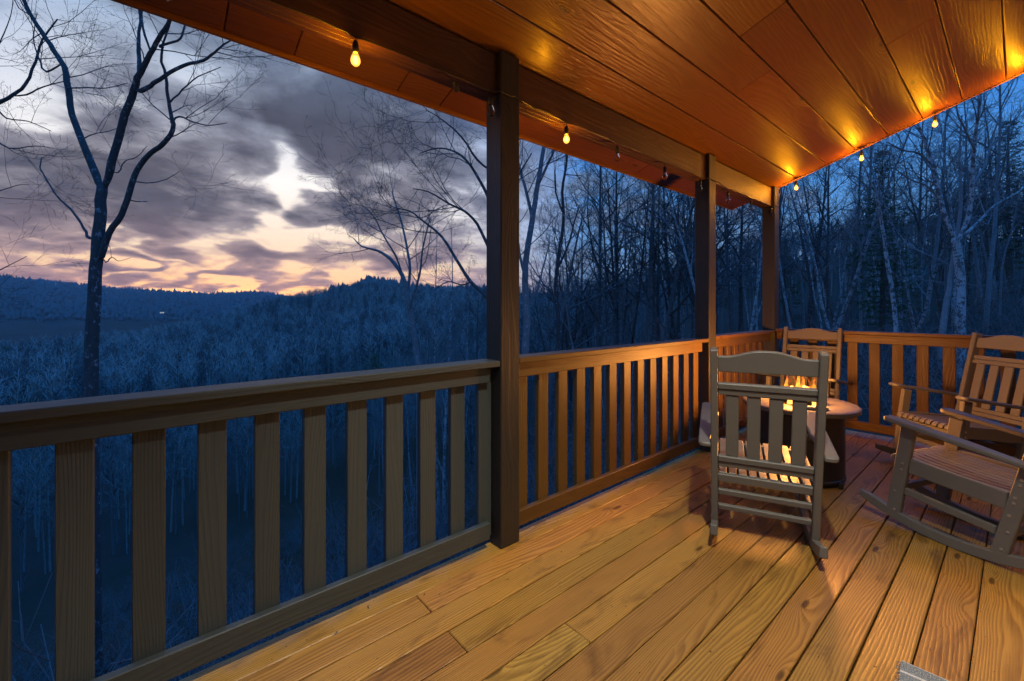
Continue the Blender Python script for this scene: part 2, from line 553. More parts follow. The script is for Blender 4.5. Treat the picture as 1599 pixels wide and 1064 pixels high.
obj('fascia', cbox(0.022, ry1 - ry0, 0.17, 0.003, M['fascia']), None, roof, Vector((XE - 0.013, (ry0 + ry1) / 2, ze + 0.068)) - roof.location)
c_ = Vector((xm, ry1 + 0.0125, ROOF_A + ROOF_B * xm)) + nrm * 0.075
obj('gable_trim', cbox((1.7 - XE) / math.cos(sl), 0.022, 0.165, 0.003, M['fascia']), None, roof, c_ - roof.location, (0, -sl, 0))


# ------------------------------------------------------------------ railings
def railing(a, b, n0, zt, label, ends=(0, 0), tone='paint'):
    """bay along the valley side between y = a and y = b; balusters at n0 + k * pitch"""
    e = empty('railing', (XI - 0.07, a, 0))
    tag(e, label, 'railing', 'valley side railing bays')
    L = b - a
    my, mz = M[tone + '_y'], M[tone + '_z']  # 'brown' is the railing colour with firelight tinted in
    obj('cap_rail', cbox(0.136, L - 0.004, 0.034, 0.004, my), None, e, (0, L / 2, zt - 0.017))
    obj('top_rail', cbox(0.036, L - 0.03 - ends[0], 0.088, 0.004, my), None, e, (0.012, L / 2 - ends[0] / 2, zt - 0.034 - 0.0445))
    obj('bottom_rail', cbox(0.036, L - 0.03 - ends[0], 0.092, 0.004, my), None, e, (0.012, L / 2 - ends[0] / 2, 0.105))
    y = n0
    hb = zt - 0.036 - 0.055
    while y < b - 0.03:
        w_ = 0.0890
        if y > a + 0.005:
            obj('baluster', cbox(w_, 0.0345, hb, 0.003, mz), None, e, (-0.024, y + w_ / 2 - a, 0.055 + hb / 2), (0, 0, math.pi / 2))
        y += 0.1815
    return e


railing(-1.21, 1.508, -0.2235 - 0.1815 * 5, 1.060, 'dark olive brown railing bay nearest the camera on the left', (0.03, 0))
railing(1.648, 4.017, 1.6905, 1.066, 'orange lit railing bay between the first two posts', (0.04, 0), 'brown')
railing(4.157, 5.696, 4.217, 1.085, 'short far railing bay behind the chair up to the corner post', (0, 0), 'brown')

e = empty('end_railing', (XI, YE + 0.07, 0))
tag(e, 'brown wooden end railing behind the far chairs facing the woods', 'railing')
zt = 1.105
Lr = 3.45
obj('cap_rail', cbox(Lr, 0.136, 0.034, 0.004, M['cedar_x']), None, e, (Lr / 2 + 0.004, 0, zt - 0.017))
obj('top_rail', cbox(Lr, 0.036, 0.088, 0.004, M['cedar_x']), None, e, (Lr / 2 + 0.004, -0.012, zt - 0.034 - 0.0445))
obj('bottom_rail', cbox(Lr, 0.036, 0.092, 0.004, M['cedar_x']), None, e, (Lr / 2 + 0.004, -0.012, 0.105))
xb = -1.013 - 0.1825 * 4
while xb < 1.5:
    hb = zt - 0.036 - 0.055
    obj('baluster', cbox(0.089, 0.0345, hb, 0.003, M['cedar_z']), None, e, (xb + 0.0445 - XI, 0.0235, 0.055 + hb / 2))
    xb += 0.1825

# ------------------------------------------------------------------ the cabin wall behind the camera's right shoulder, with an assumed lamp
cw = empty('cabin_wall', (1.62, 1.8, 0))
tag(cw, 'log sided cabin wall along the inner edge of the porch', 'wall')
k = 0
z = 0.1
while z < 3.85:
    obj('siding_log', cbox(0.12, 8.2, 0.172, 0.03, M['siding']), None, cw, (0.075, 0.0, z))
    z += 0.174


LANT = [(1.60, 0.35), (1.60, 3.05)]


def lantern(y, label, energy):
    e = empty('assumed_wall_lantern', (1.62, y, 2.02))
    tag(e, label, 'lamp', 'assumed lanterns on the cabin wall')
    bmk = M['black_metal']
    obj('back_plate', cbox(0.02, 0.10, 0.20, 0.003, bmk), None, e, (-0.006, 0, 0))
    obj('arm', cbox(0.13, 0.02, 0.02, 0.003, bmk), None, e, (-0.08, 0, 0.09))
    obj('lantern_roof', lathe([(0.0, 0.06), (0.02, 0.055), (0.085, 0.0), (0.085, -0.006), (0.0, -0.004)], 16, bmk), None, e, (-0.15, 0, 0.085))
    obj('lantern_floor', lathe([(0.0, 0.0), (0.035, 0.0), (0.035, 0.008), (0.0, 0.008)], 16, bmk), None, e, (-0.15, 0, -0.13))
    for sx in (-1, 1):
        for sy in (-1, 1):
            V, F = [], []
            tube(V, F, [(-0.15 + sx * 0.05, sy * 0.05, 0.085), (-0.15 + sx * 0.024, sy * 0.024, -0.125)], [0.004, 0.004], 4)
            obj('cage_bar', pydata('cage_bar', V, F, bmk), None, e)
    obj('assumed_lamp_bulb', lathe([(0.0, -0.05), (0.018, -0.045), (0.028, -0.02), (0.026, 0.01), (0.013, 0.04), (0.0, 0.045)], 16,
                           glow('assumed_lantern_bulb_' + str(y), (1.0, 0.76, 0.45), 60)), None, e, (-0.15, 0, 0.0))
    l = bpy.data.lights.new('assumed_lantern_light', 'POINT')
    l.energy = energy
    l.color = (1.0, 0.84, 0.58)
    l.shadow_soft_size = 0.07
    lo = bpy.data.objects.new('assumed_lantern_light', l)
    lo.location = (-0.15, 0, -0.01)
    lo.parent = e
    C.objects.link(lo)
    return e


lantern(3.1, 'assumed lit wall lantern, out of view on the cabin wall beside the fire table', 24)  # assumed lamp, unseen, added to light the deck and chairs from the right

# assumed can downlight in the porch ceiling, out of view, above and in front of the photographer
CLX, CLY = -0.22, 1.15
clz = ROOF_A + ROOF_B * CLX
cl = empty('assumed_ceiling_lamp', (CLX, CLY, clz))
tag(cl, 'assumed round black can downlight, out of view on the porch ceiling above the camera', 'lamp')  # unseen fitting, assumed and added for the bright pool on the floor
obj('assumed_lamp_can', lathe([(0.0, 0.06), (0.078, 0.06), (0.078, -0.10), (0.072, -0.10), (0.072, -0.03), (0.0, -0.03)], 28, M['black_metal']), None, cl, (0, 0, -0.03))
cla = bpy.data.lights.new('downlight', 'SPOT')  # spot of the assumed can, aimed down to brighten the deck
cla.energy = 345; cla.spot_size = R(98); cla.spot_blend = 0.75; cla.shadow_soft_size = 0.06
cla.color = (1.0, 0.94, 0.80)
clo = bpy.data.objects.new('downlight', cla)
clo.location = (0, 0, -0.145); clo.parent = cl
C.objects.link(clo)

# ------------------------------------------------------------------ string lights
def glass_mat():
    m_, t, bs = new_mat('bulb_glass')
    bs.inputs['Base Color'].default_value = (0.95, 0.93, 0.9, 1)
    bs.inputs['Transmission Weight'].default_value = 1.0
    bs.inputs['Roughness'].default_value = 0.03
    bs.inputs['IOR'].default_value = 1.2
    bs.inputs['Specular IOR Level'].default_value = 0.9
    return m_


M['glass'] = glass_mat()
M['lit'] = glow('lit_bulb', (1.0, 0.43, 0.012), 1500)
M['lit_gable'] = glow('lit_bulb_gable', (1.0, 0.43, 0.012), 3600)
M['filament'] = plain('filament', (0.35, 0.22, 0.10), 0.4, 0.6)
BULB = lathe([(0.0, -0.100), (0.008, -0.098), (0.0165, -0.090), (0.0205, -0.079), (0.020, -0.068), (0.0155, -0.053), (0.0115, -0.042), (0.010, -0.034), (0.0, -0.034)], 18, None, name='bulb')
SOCK = lathe([(0.0, 0.012), (0.008, 0.012), (0.012, 0.004), (0.0135, -0.004), (0.0135, -0.036), (0.0105, -0.040), (0.0, -0.040)], 14, M['cord'], name='socket')


def bulb_mesh(mat):
    me = BULB.copy()
    me.materials.append(mat)
    return me


B_OFF = bulb_mesh(M['glass'])
V, F = [], []
tube(V, F, [(-0.006, 0, -0.045), (-0.009, 0, -0.085), (0.0, 0, -0.096), (0.009, 0, -0.085), (0.006, 0, -0.045)], [0.0012] * 5, 4)
FIL = pydata('filament', V, F, M['filament'])


def shell_mat():
    m_ = bpy.data.materials.new('lit_bulb_glass')
    m_.use_nodes = True
    t = NT(m_.node_tree)
    m_.node_tree.nodes.clear()
    em = t.n('ShaderNodeEmission')
    h = t.sep(t.n('ShaderNodeTexCoord').outputs['Object'])[2]
    dd = t.m('DIVIDE', t.m('ABSOLUTE', t.m('ADD', h, 0.076)), 0.035)
    t.put(em.inputs[0], (1.0, 0.46, 0.07))
    t.put(em.inputs[1], t.m('ADD', 0.9, t.m('MULTIPLY', 3.2, t.m('SUBTRACT', 1.0, dd, clamp=True))))
    tr = t.n('ShaderNodeBsdfTransparent')
    tr.inputs[0].default_value = (1.0, 0.86, 0.62, 1)
    mx = t.n('ShaderNodeMixShader'); mx.inputs[0].default_value = 0.5
    t.t.links.new(tr.outputs[0], mx.inputs[1]); t.t.links.new(em.outputs[0], mx.inputs[2])
    o = t.n('ShaderNodeOutputMaterial'); t.t.links.new(mx.outputs[0], o.inputs[0])
    return m_


M['shell'] = shell_mat()
CORE = [(0.0, -0.092), (0.006, -0.089), (0.0105, -0.080), (0.0105, -0.068), (0.006, -0.056), (0.0, -0.052)]
CORE_ON, CORE_GAB = lathe(CORE, 12, M['lit'], name='filament'), lathe(CORE, 12, M['lit_gable'], name='filament')


def hang(parent, p, drop, on, tilt=0.0, mesh_on=None):
    """socket on a short lead from p, with its bulb"""
    V, F = [], []
    tube(V, F, [(0, 0, 0), (0, 0.001, -drop * 0.5), (0, 0, -drop)], [0.0032] * 3, 5)
    o = obj('lead', pydata('lead', V, F, M['cord']), None, parent, p, (tilt, 0, 0))
    s_ = obj('socket', SOCK, None, parent, Vector(p) + Vector((0, math.sin(tilt) * drop, -math.cos(tilt) * drop)), (tilt, 0, 0))
    b_ = obj('bulb', B_ON if on else B_OFF, None, s_, (0, 0, 0))
    if on:
        b_['label'] = 'lit amber bulb'
        obj('filament', mesh_on or CORE_ON, None, s_)
    else:
        obj('filament', FIL, None, s_)


B_ON = bulb_mesh(M['shell'])
rng = random.Random(11)
sb = empty('string_lights', (XI - 0.03, 1.7, 2.56))
tag(sb, 'string of teardrop bulbs hung under the beam along the valley side', 'string lights')
zb = 2.563
bulbs = [(-0.60, 0), (0.049, 0), (0.701, 1), (1.446, 0), (2.075, 1), (2.619, 0), (3.278, 0), (3.888, 0), (4.48, 0), (5.057, 0), (5.66, 0)]
path = [(0.0 + XI - 0.026, -1.3, zb + 0.02)]
for i, (yb, on) in enumerate(bulbs):
    nxt = bulbs[i + 1][0] if i + 1 < len(bulbs) else 5.70
    path.append((XI - 0.026, yb, zb - 0.004))
    for q in (0.25, 0.5, 0.75):
        sag = 0.004 + rng.random() * 0.010
        path.append((XI - 0.026 + 0.004 * rng.random(), yb + (nxt - yb) * q, zb + 0.012 - sag * 4 * q * (1 - q)))
    hang(sb, Vector((XI - 0.026, yb, zb - 0.004)) - sb.location, 0.030 + 0.01 * rng.random(), on, 0.0 if i != 3 else 0.10)
# the cord steps out over the inner face of each post
P2 = []
for p in path:
    x_ = p[0]
    for yp in (1.508, 4.017, 5.696):
        if yp - 0.03 < p[1] < yp + 0.17: x_ = XI + 0.006
    P2.append((x_, p[1], p[2]))
for yp in (1.508, 4.017):
    for yy in (yp - 0.01, yp + 0.07, yp + 0.15): P2.append((XI + 0.007, yy, zb - 0.0 - 0.02 * (yy - yp)))
P2.sort(key=lambda p: p[1])
V, F = [], []
tube(V, F, [Vector(p) - sb.location for p in P2], [0.0036] * len(P2), 5)
obj('cord', pydata('cord', V, F, M['cord']), None, sb)
# an empty socket left hanging by the first post
so = obj('socket', SOCK, None, sb, Vector((XI - 0.028, 1.223, zb - 0.035)) - sb.location, (0.5, 0.3, 0))
V, F = [], []
tube(V, F, [(0, -0.05, 0.05), (0.0, -0.02, 0.03), (0, 0, 0.01)], [0.003] * 3, 5)
obj('lead', pydata('lead', V, F, M['cord']), None, so)
# loose wire ends where the cord turns round the first post
for pts in ([(XI + 0.008, 1.50, 2.56), (XI + 0.018, 1.53, 2.53), (XI + 0.008, 1.58, 2.47)], [(XI + 0.006, 1.66, 2.556), (XI + 0.012, 1.68, 2.53), (XI + 0.0, 1.70, 2.50)]):
    V, F = [], []
    tube(V, F, [Vector(p) - sb.location for p in pts], [0.0022] * 3, 4)
    obj('loose_wire', pydata('loose_wire', V, F, M['cord']), None, sb)

sg = empty('string_lights', (-0.9, ry1 + 0.05, ROOF_A - 0.5))
tag(sg, 'string of lit bulbs hung along the sloping gable edge against the woods', 'string lights')
gx = [(-1.681, 2.752), (-1.077, 2.938), (-0.518, 3.12), (0.06, 3.30), (0.66, 3.49)]
pts = []
gy = ry1 - 0.050
last = (-1.9, 2.83)
for i, (x_, zc) in enumerate(gx):
    zt_ = ROOF_A + ROOF_B * x_ - 0.01
    for q in (0.33, 0.66):
        pts.append((last[0] + (x_ - last[0]) * q, gy, last[1] + (zt_ - last[1]) * q - 0.012))
    pts.append((x_, gy, zt_)); last = (x_, zt_)
    hang(sg, Vector((x_, gy, zt_)) - sg.location, max(0.02, zt_ - zc - 0.078), True, 0, CORE_GAB)
V, F = [], []
tube(V, F, [Vector(p) - sg.location for p in pts], [0.0036] * len(pts), 5)
obj('cord', pydata('cord', V, F, M['cord']), None, sg)
V, F = [], []
tube(V, F, [Vector(p) - sg.location for p in [(XI + 0.006, 5.705, 2.56), (XI + 0.012, 5.76, 2.60), (XI + 0.012, 5.82, 2.72), (XI + 0.01, 5.89, 2.80)]], [0.0036] * 4, 5)
obj('lead', pydata('lead', V, F, M['cord']), None, sg)


# ------------------------------------------------------------------ rocking chairs
def make_chair(loc, rz, label, tip=0.0):
    mt = M['chair']
    e = empty('rocking_chair', loc, rz)
    tag(e, label, 'chair', 'grey slatted rocking chairs round the fire table')
    e.rotation_euler = Euler((tip, 0, rz), 'XYZ')
    W = 0.252                       # centre line of the side frames
    RR = 1.05

    def zr(y): return (y + 0.02) ** 2 / (2 * RR)

    # rockers
    ys = [-0.45 + 0.90 * i / 22 for i in range(23)]
    out = [(y, zr(y)) for y in ys]
    top = [(y, zr(y) + 0.058 - 0.02 * max(0, abs((y + 0.03) / 0.49) - 0.85) / 0.15) for y in reversed(ys)]
    rk = extrude_outline(out + top, 0.037, mt, 'x', 0.004, 'rocker')

    def lean(y0, z0, y1, z1, w, t, name, s, xo=0.0):
        d = Vector((0, y1 - y0, z1 - z0))
        a = -math.atan2(d.y, d.z)
        return obj(name, cbox(t, w, d.length, 0.005, mt), None, e, (s * (W + xo), (y0 + y1) / 2, (z0 + z1) / 2), (a, 0, 0))

    def py(z): return -0.205 - 0.245 * (z - 0.05) / 1.08      # back post axis

    def fy(z): return 0.265 - 0.085 * (z - 0.05) / 0.6

    bolt = lathe([(0.0, 0.004), (0.006, 0.0035), (0.0085, 0.0), (0.0, 0.0)], 8, M['bolt'], name='bolt') if 'bolt' not in _box else _box['bolt']
    _box['bolt'] = bolt
    for s in (-1, 1):
        obj('rocker', rk, None, e, (s * W, 0, 0))
        p_ = lean(py(0.06), 0.06, py(1.13), 1.13, 0.066, 0.036, 'back_post', s)
        f_ = lean(fy(0.07), 0.07, fy(0.632), 0.632, 0.072, 0.036, 'front_leg', s)
        for (leg, lo, hi, zs) in ((p_, 0.06, 1.13, (0.10, 0.20, 0.285, 0.355, 0.385, 0.455, 0.485)), (f_, 0.07, 0.632, (0.10, 0.215, 0.36, 0.40))):
            L = leg.dimensions.z or 1
            for zz in zs:
                ln = math.hypot(1, 0.245 / 1.08 if leg is p_ else 0.085 / 0.6) * (zz - (lo + hi) / 2)
                obj('bolt', bolt, None, leg, (s * 0.0182, 0.012 * ((int(zz * 1000) // 5) % 2 * 2 - 1) * 0.6, ln), (0, s * math.pi / 2, 0))
        # side apron and stretcher
        ya, za, yb_, zb_ = py(0.37), 0.352, fy(0.40), 0.395
        d = Vector((0, yb_ - ya, zb_ - za))
        obj('side_apron', cbox(0.026, d.length - 0.074, 0.092, 0.004, mt), None, e, (s * (W - 0.003), (ya + yb_) / 2 + 0.002, (za + zb_) / 2), (math.atan2(d.z, d.y), 0, 0))
        ya, za, yb_, zb_ = py(0.19), 0.178, fy(0.235), 0.235
        d = Vector((0, yb_ - ya, zb_ - za))
        obj('side_stretcher', cbox(0.026, d.length - 0.074, 0.042, 0.004, mt), None, e, (s * (W - 0.002), (ya + yb_) / 2 + 0.002, (za + zb_) / 2), (math.atan2(d.z, d.y), 0, 0))
        # arm: a paddle resting on the front leg, bolted to the post
        hw = 0.044
        L = 0.66
        outl = []
        n = 7
        for i in range(n): 
            a = math.pi / 2 * i / (n - 1)
            outl.append((hw * 1.08 - 0.03 + 0.03 * math.sin(a), L / 2 - 0.03 + 0.03 * math.cos(a)))
        outl = outl[::1]
        for i in range(n):
            a = math.pi / 2 * i / (n - 1)
            outl.append((hw * 0.95 - 0.03 + 0.03 * math.cos(a), -L / 2 + 0.03 - 0.03 * math.sin(a)))
        outl.append((-hw * 0.55, -L / 2)); outl.append((-hw * 0.55, -L / 2 + 0.1)); outl.append((-hw * 1.0, -0.05))
        for i in range(n):
            a = math.pi / 2 * i / (n - 1)
            outl.append((-(hw * 1.08) + 0.03 - 0.03 * math.cos(a), L / 2 - 0.03 + 0.03 * math.sin(a)))
        pts_ = [(x_ * s, y_) for x_, y_ in outl]
        if s < 0: pts_ = pts_[::-1]
        me = extrude_outline(pts_, 0.026, mt, 'z', 0.006, 'arm')
        obj('arm', me, None, e, (s * (W + 0.042), -0.045, 0.617), (math.atan2(0.100, 0.62), 0, 0))
    iw = 2 * W - 0.036 - 0.002

    def cross(name, z, h, t=0.024, yo=0.0, yf=py, w=iw):
        a = -math.atan2(-0.245, 1.08) if yf is py else -math.atan2(-0.085, 0.6)
        return obj(name, cbox(w, t, h, 0.004, mt), None, e, (0, yf(z) + yo, z), (a, 0, 0))

    # crest with its raised middle
    n = 20
    pts_ = [(-iw / 2, -0.043), (iw / 2, -0.043)]
    for i in range(n + 1):
        u = 1 - 2 * i / n
        h = 0.046 + 0.036 * (0.5 + 0.5 * math.cos(math.pi * min(1, max(0, (abs(u) - 0.12) / 0.70))))
        pts_.append((u * iw / 2, h))
    zc = 1.045
    obj('crest_rail', extrude_outline(pts_, 0.026, mt, 'y', 0.004, 'crest_rail'), None, e, (0, py(zc), zc), (math.atan2(0.245, 1.08), 0, 0))
    cross('upper_back_rail', 0.920, 0.034, 0.030, -0.002); cross('upper_back_rail', 0.885, 0.034, 0.024, 0.002)
    cross('lower_back_rail', 0.482, 0.034, 0.030, -0.002); cross('lower_back_rail', 0.447, 0.034, 0.024, 0.002)
    cross('rear_apron', 0.360, 0.048)
    cross('rear_stretcher', 0.268, 0.034); cross('rear_stretcher', 0.170, 0.032)
    cross('front_apron', 0.392, 0.085, 0.026, 0.0, fy); cross('front_stretcher', 0.235, 0.040, 0.026, 0.0, fy)
    sw = 0.066
    gap = (iw - 4 * sw) / 5
    for k in range(4):
        zz = 0.683
        obj('back_slat', cbox(sw, 0.020, 0.368 * math.hypot(1, 0.227), 0.004, mt), None, e,
            (-iw / 2 + gap * (k + 1) + sw * (k + 0.5), py(zz) + 0.006, zz), (math.atan2(0.245, 1.08), 0, 0))
    # seat slats run front to back over a dished seat and turn down at the front edge
    pr = [(-0.285, 0.392), (-0.16, 0.396), (-0.02, 0.404), (0.12, 0.420), (0.22, 0.437), (0.262, 0.440), (0.287, 0.428), (0.296, 0.405)]
    thick = 0.020
    ou = [(y, z) for y, z in pr]
    lo = []
    for i, (y, z) in enumerate(pr):
        a = pr[max(0, i - 1)]; b = pr[min(len(pr) - 1, i + 1)]
        d = Vector((b[0] - a[0], b[1] - a[1])).normalized()
        lo.append((y + d.y * thick, z - d.x * thick))
    pts_ = ou + lo[::-1]
    ns = 9
    pitch = iw / ns
    sm = extrude_outline(pts_, pitch - 0.011, mt, 'x', 0.003, 'seat_slat')
    for k in range(ns):
        obj('seat_slat', sm, None, e, (-iw / 2 + pitch * (k + 0.5), 0, 0))
    return e


def face(dx, dy): return math.atan2(-dx, dy)


make_chair((-1.045, 2.92, 0), face(-0.398, 0.9177), 'grey rocking chair in front of the fire table, seen from behind', 0.0)
make_chair((-1.46, 5.20, 0), face(0.05, -0.99), 'rocking chair on the far side of the fire table, facing the camera', 0.0)
make_chair((-0.33, 5.12, 0), face(-0.647, -0.763), 'rocking chair by the end railing on the right with fire lit back slats', 0.0)
make_chair((-0.17, 3.72, 0), face(-0.937, 0.35), 'nearest right rocking chair seen from its side', 0.0)

# ------------------------------------------------------------------ fire table
TX, TY, TZ = -1.160, 4.05, 0.59
ft = empty('fire_table', (TX, TY, 0))
tag(ft, 'round fire table with black drum base and brown top', 'fire table')
RB, RT, RH = 0.305, 0.405, 0.185
obj('drum_base', lathe([(0.0, 0.03), (RB, 0.03), (RB + 0.006, 0.035), (RB + 0.006, 0.05), (RB, 0.055), (RB, TZ - 0.065), (RB - 0.02, TZ - 0.050), (0, TZ - 0.050)], 48, M['black_metal']), None, ft)
obj('table_top', lathe([(RH, TZ), (RT - 0.012, TZ), (RT, TZ - 0.008), (RT, TZ - 0.034), (RT - 0.01, TZ - 0.042), (RB, TZ - 0.046), (RH, TZ - 0.046), (RH, TZ)], 64, M['table']), None, ft)
bw_ = obj('fire_bowl', lathe([(RH - 0.001, TZ + 0.003), (RH - 0.02, TZ + 0.004), (RH - 0.024, TZ - 0.006), (RH - 0.03, TZ - 0.047), (0.0, TZ - 0.047)], 48, M['black_metal']), None, ft)
for a in (0.3, 1.9, 3.5, 5.0):
    obj('foot', lathe([(0, 0.0), (0.022, 0.0), (0.024, 0.008), (0.02, 0.03), (0, 0.03)], 12, M['black_metal']), None, ft, ((RB - 0.03) * math.cos(a), (RB - 0.03) * math.sin(a), 0))
obj('foot', cbox(0.03, 0.03, 0.045, 0.004, M['black_metal']), None, ft, Vector((RB * math.cos(R(-0)), -0.10, 0.024)))
# control panel faces the camera side
pa = math.atan2(-0.90, 0.52)
cpn = obj('control_panel', cbox(0.012, 0.115, 0.15, 0.003, plain('panel_plastic', (0.035, 0.033, 0.03), 0.35)), None, ft,
          ((RB + 0.001) * math.cos(pa), (RB + 0.001) * math.sin(pa), 0.425), (0, 0, pa))
for zz in (0.03, -0.032):
    kb = obj('knob', lathe([(0.0, 0.022), (0.014, 0.022), (0.016, 0.018), (0.018, 0.002), (0.025, 0.0), (0.0, 0.0)], 16, plain('knob_chrome', (0.25, 0.25, 0.25), 0.25, 0.9)), None, cpn, (0.006, 0.0, zz), (0, math.pi / 2, 0))
    obj('grip', cbox(0.034, 0.008, 0.010, 0.002, M['black_metal']), None, kb, (0, 0, 0.026))
for sy in (-1, 1):
    obj('panel_trim', cbox(0.003, 0.003, 0.146, 0.001, M['bolt']), None, cpn, (0.0075, sy * 0.050, 0))

# ceramic logs and embers in the bowl
rng = random.Random(5)
M['char'] = plain('charred_ceramic', (0.045, 0.030, 0.022), 0.85, 0, 0.5, 18, 0.3, 0.6)
for k, (lx_, ly_, a, L, zz) in enumerate([(-0.06, 0.05, 0.3, 0.22, 0.045), (0.07, -0.02, 1.5, 0.20, 0.048), (0.0, -0.07, 2.6, 0.20, 0.046), (0.01, -0.02, 0.75, 0.22, 0.125), (0.09, 0.07, 2.2, 0.16, 0.100)]):
    V, F = [], []
    n = 9
    tube(V, F, [(math.cos(a) * L * (i / (n - 1) - 0.5), math.sin(a) * L * (i / (n - 1) - 0.5), 0.01 * rng.uniform(-1, 1)) for i in range(n)],
         [0.024 + 0.014 * rng.random() + (0.012 if i in (2, 6) else 0) for i in range(n)], 9)
    lab = ['charred ceramic log at the back of the fire bowl', 'charred ceramic log on the right of the fire bowl', 'charred ceramic log at the front of the fire bowl',
           'charred ceramic log lying on top of the others in the flames', 'short charred log leaning at the edge of the flames'][k]
    tag(obj('fire_log', pydata('fire_log', V, F, M['char'], True), None, None, (TX + lx_, TY + ly_, TZ - 0.04 + zz)), lab, 'log', 'logs in the fire bowl')


def flame_mat():
    m_ = bpy.data.materials.new('flame')
    m_.use_nodes = True
    t = NT(m_.node_tree)
    m_.node_tree.nodes.clear()
    co = t.n('ShaderNodeTexCoord').outputs['Generated']
    h = t.sep(co)[2]
    col = t.ramp(h, [(0.0, (1.0, 0.62, 0.16)), (0.35, (1.0, 0.42, 0.05)), (0.75, (1.0, 0.17, 0.008)), (1.0, (0.7, 0.06, 0.002))])
    em = t.n('ShaderNodeEmission')
    t.put(em.inputs[0], col)
    nz = t.noise(t.n('ShaderNodeTexCoord').outputs['Object'], 26, 3)
    t.put(em.inputs[1], t.m('MULTIPLY', t.m('SUBTRACT', 1.25, h), t.m('ADD', 0.7, t.m('MULTIPLY', nz, 4.6))))
    tr = t.n('ShaderNodeBsdfTransparent')
    lw = t.n('ShaderNodeLayerWeight'); lw.inputs[0].default_value = 0.45
    a = t.m('MULTIPLY', t.ss(t.m('ADD', t.m('MULTIPLY', h, -0.9), t.m('MULTIPLY', nz, 1.4)), -0.15, 0.55), 0.85)
    mx = t.n('ShaderNodeMixShader')
    t.put(mx.inputs[0], a)
    t.t.links.new(tr.outputs[0], mx.inputs[1]); t.t.links.new(em.outputs[0], mx.inputs[2])
    o = t.n('ShaderNodeOutputMaterial')
    t.t.links.new(mx.outputs[0], o.inputs[0])
    return m_


M['flame'] = flame_mat()
fire = empty('fire', (TX, TY, TZ - 0.04))
tag(fire, 'orange gas flames burning in the middle of the fire table', 'fire')
for k in range(16):
    a = rng.uniform(0, 6.28); r_ = 0.15 * math.sqrt(rng.random())
    H_ = rng.uniform(0.14, 0.36) * (1.15 - 2.0 * r_)
    V, F = [], []
    n = 11
    pth, rad = [], []
    ph = rng.uniform(0, 6.28)
    for i in range(n):
        u = i / (n - 1)
        pth.append((0.034 * math.sin(ph + 5.5 * u) * u + 0.045 * u * math.cos(ph), 0.034 * math.cos(ph * 1.7 + 5 * u) * u, H_ * u))
        rad.append(0.002 + 0.021 * (math.sin(math.pi * (u ** 0.55)) ** 0.9) * (1 - 0.80 * u))
    tube(V, F, pth, rad, 9)
    obj('flame', pydata('flame', V, F, M['flame'], True), None, fire, (r_ * math.cos(a), r_ * math.sin(a), 0.0))
M['ember'] = glow('ember', (1.0, 0.30, 0.02), 1.3)
emb = obj('ember_bed', lathe([(0.0, 0.016), (0.10, 0.013), (0.155, 0.004), (0.15, 0.0), (0.0, 0.0)], 32, M['ember']), None, fire, (0, 0, -0.005))
fl = bpy.data.lights.new('fire_light', 'POINT')
fl.energy = 145
fl.color = (1.0, 0.37, 0.07)
fl.shadow_soft_size = 0.10
flo = bpy.data.objects.new('fire_light', fl)
flo.location = (0, 0, 0.22)
flo.parent = fire
C.objects.link(flo)
# folded cover lying on the table's near edge
tag(obj('folded_cloth', extrude_outline([(-0.085, -0.03), (0.08, -0.035), (0.09, 0.0), (0.075, 0.032), (-0.08, 0.03)], 0.022, plain('grey_cloth', (0.42, 0.42, 0.42), 0.8, 0, 0.2, 30, 0.3, 0.5), 'z', 0.006, 'folded_cloth'), None, None,
        (TX + 0.17, TY - 0.22, TZ + 0.0115), (0, 0, 0.75)), 'small pale grey folded cloth on the fire table top', 'cloth')


# ------------------------------------------------------------------ doormat
def mat_material():
    m_, t, bs = new_mat('woven_mat')
    co = t.n('ShaderNodeTexCoord').outputs['Object']
    x, y, z = t.sep(co)
    st = t.m('FRACT', t.m('MULTIPLY', t.m('SUBTRACT', 0.306, y), 15.0))
    stripe = t.m('ADD', t.m('SUBTRACT', 1.0, t.ss(st, 0.10, 0.16)), t.m('MULTIPLY', t.ss(st, 0.94, 0.97), 1.0), clamp=True)
    wv = t.ss(t.noise(t.vm('MULTIPLY', co, (260, 210, 1)), 1.0, 2, 0.6), 0.32, 0.68)
    c1 = t.mix(wv, (0.07, 0.10, 0.12), (0.40, 0.47, 0.50))
    c2 = t.mix(wv, (0.55, 0.60, 0.62), (0.75, 0.78, 0.78))
    t.put(bs.inputs['Base Color'], t.mix(stripe, c1, c2))
    bs.inputs['Roughness'].default_value = 0.95
    bp = t.n('ShaderNodeBump'); bp.inputs['Strength'].default_value = 0.7; bp.inputs['Distance'].default_value = 0.004
    t.put(bp.inputs['Height'], wv); t.put(bs.inputs['Normal'], bp.outputs[0])
    return m_


wm = mat_material()
bm = bmesh.new()
bmesh.ops.create_grid(bm, x_segments=36, y_segments=22, size=0.5)
for v in bm.verts:
    v.co.x *= 0.92; v.co.y *= 0.60
    v.co.z = 0.004 + 0.0015 * math.sin(v.co.x * 23) * math.cos(v.co.y * 17)
r_ = bmesh.ops.extrude_face_region(bm, geom=bm.faces[:])
for g in r_['geom']:
    if isinstance(g, bmesh.types.BMVert): g.co.z += 0.006
bmesh.ops.recalc_face_normals(bm, faces=bm.faces)
me = bpy.data.meshes.new('doormat'); bm.to_mesh(me); bm.free()
dm = obj('doormat', me, wm, None, (0, 0, 0))
tag(dm, 'grey and white striped woven doormat on the deck planks', 'doormat')
ca_ = Vector((-0.289, 2.197, 0)); ang = R(-3)
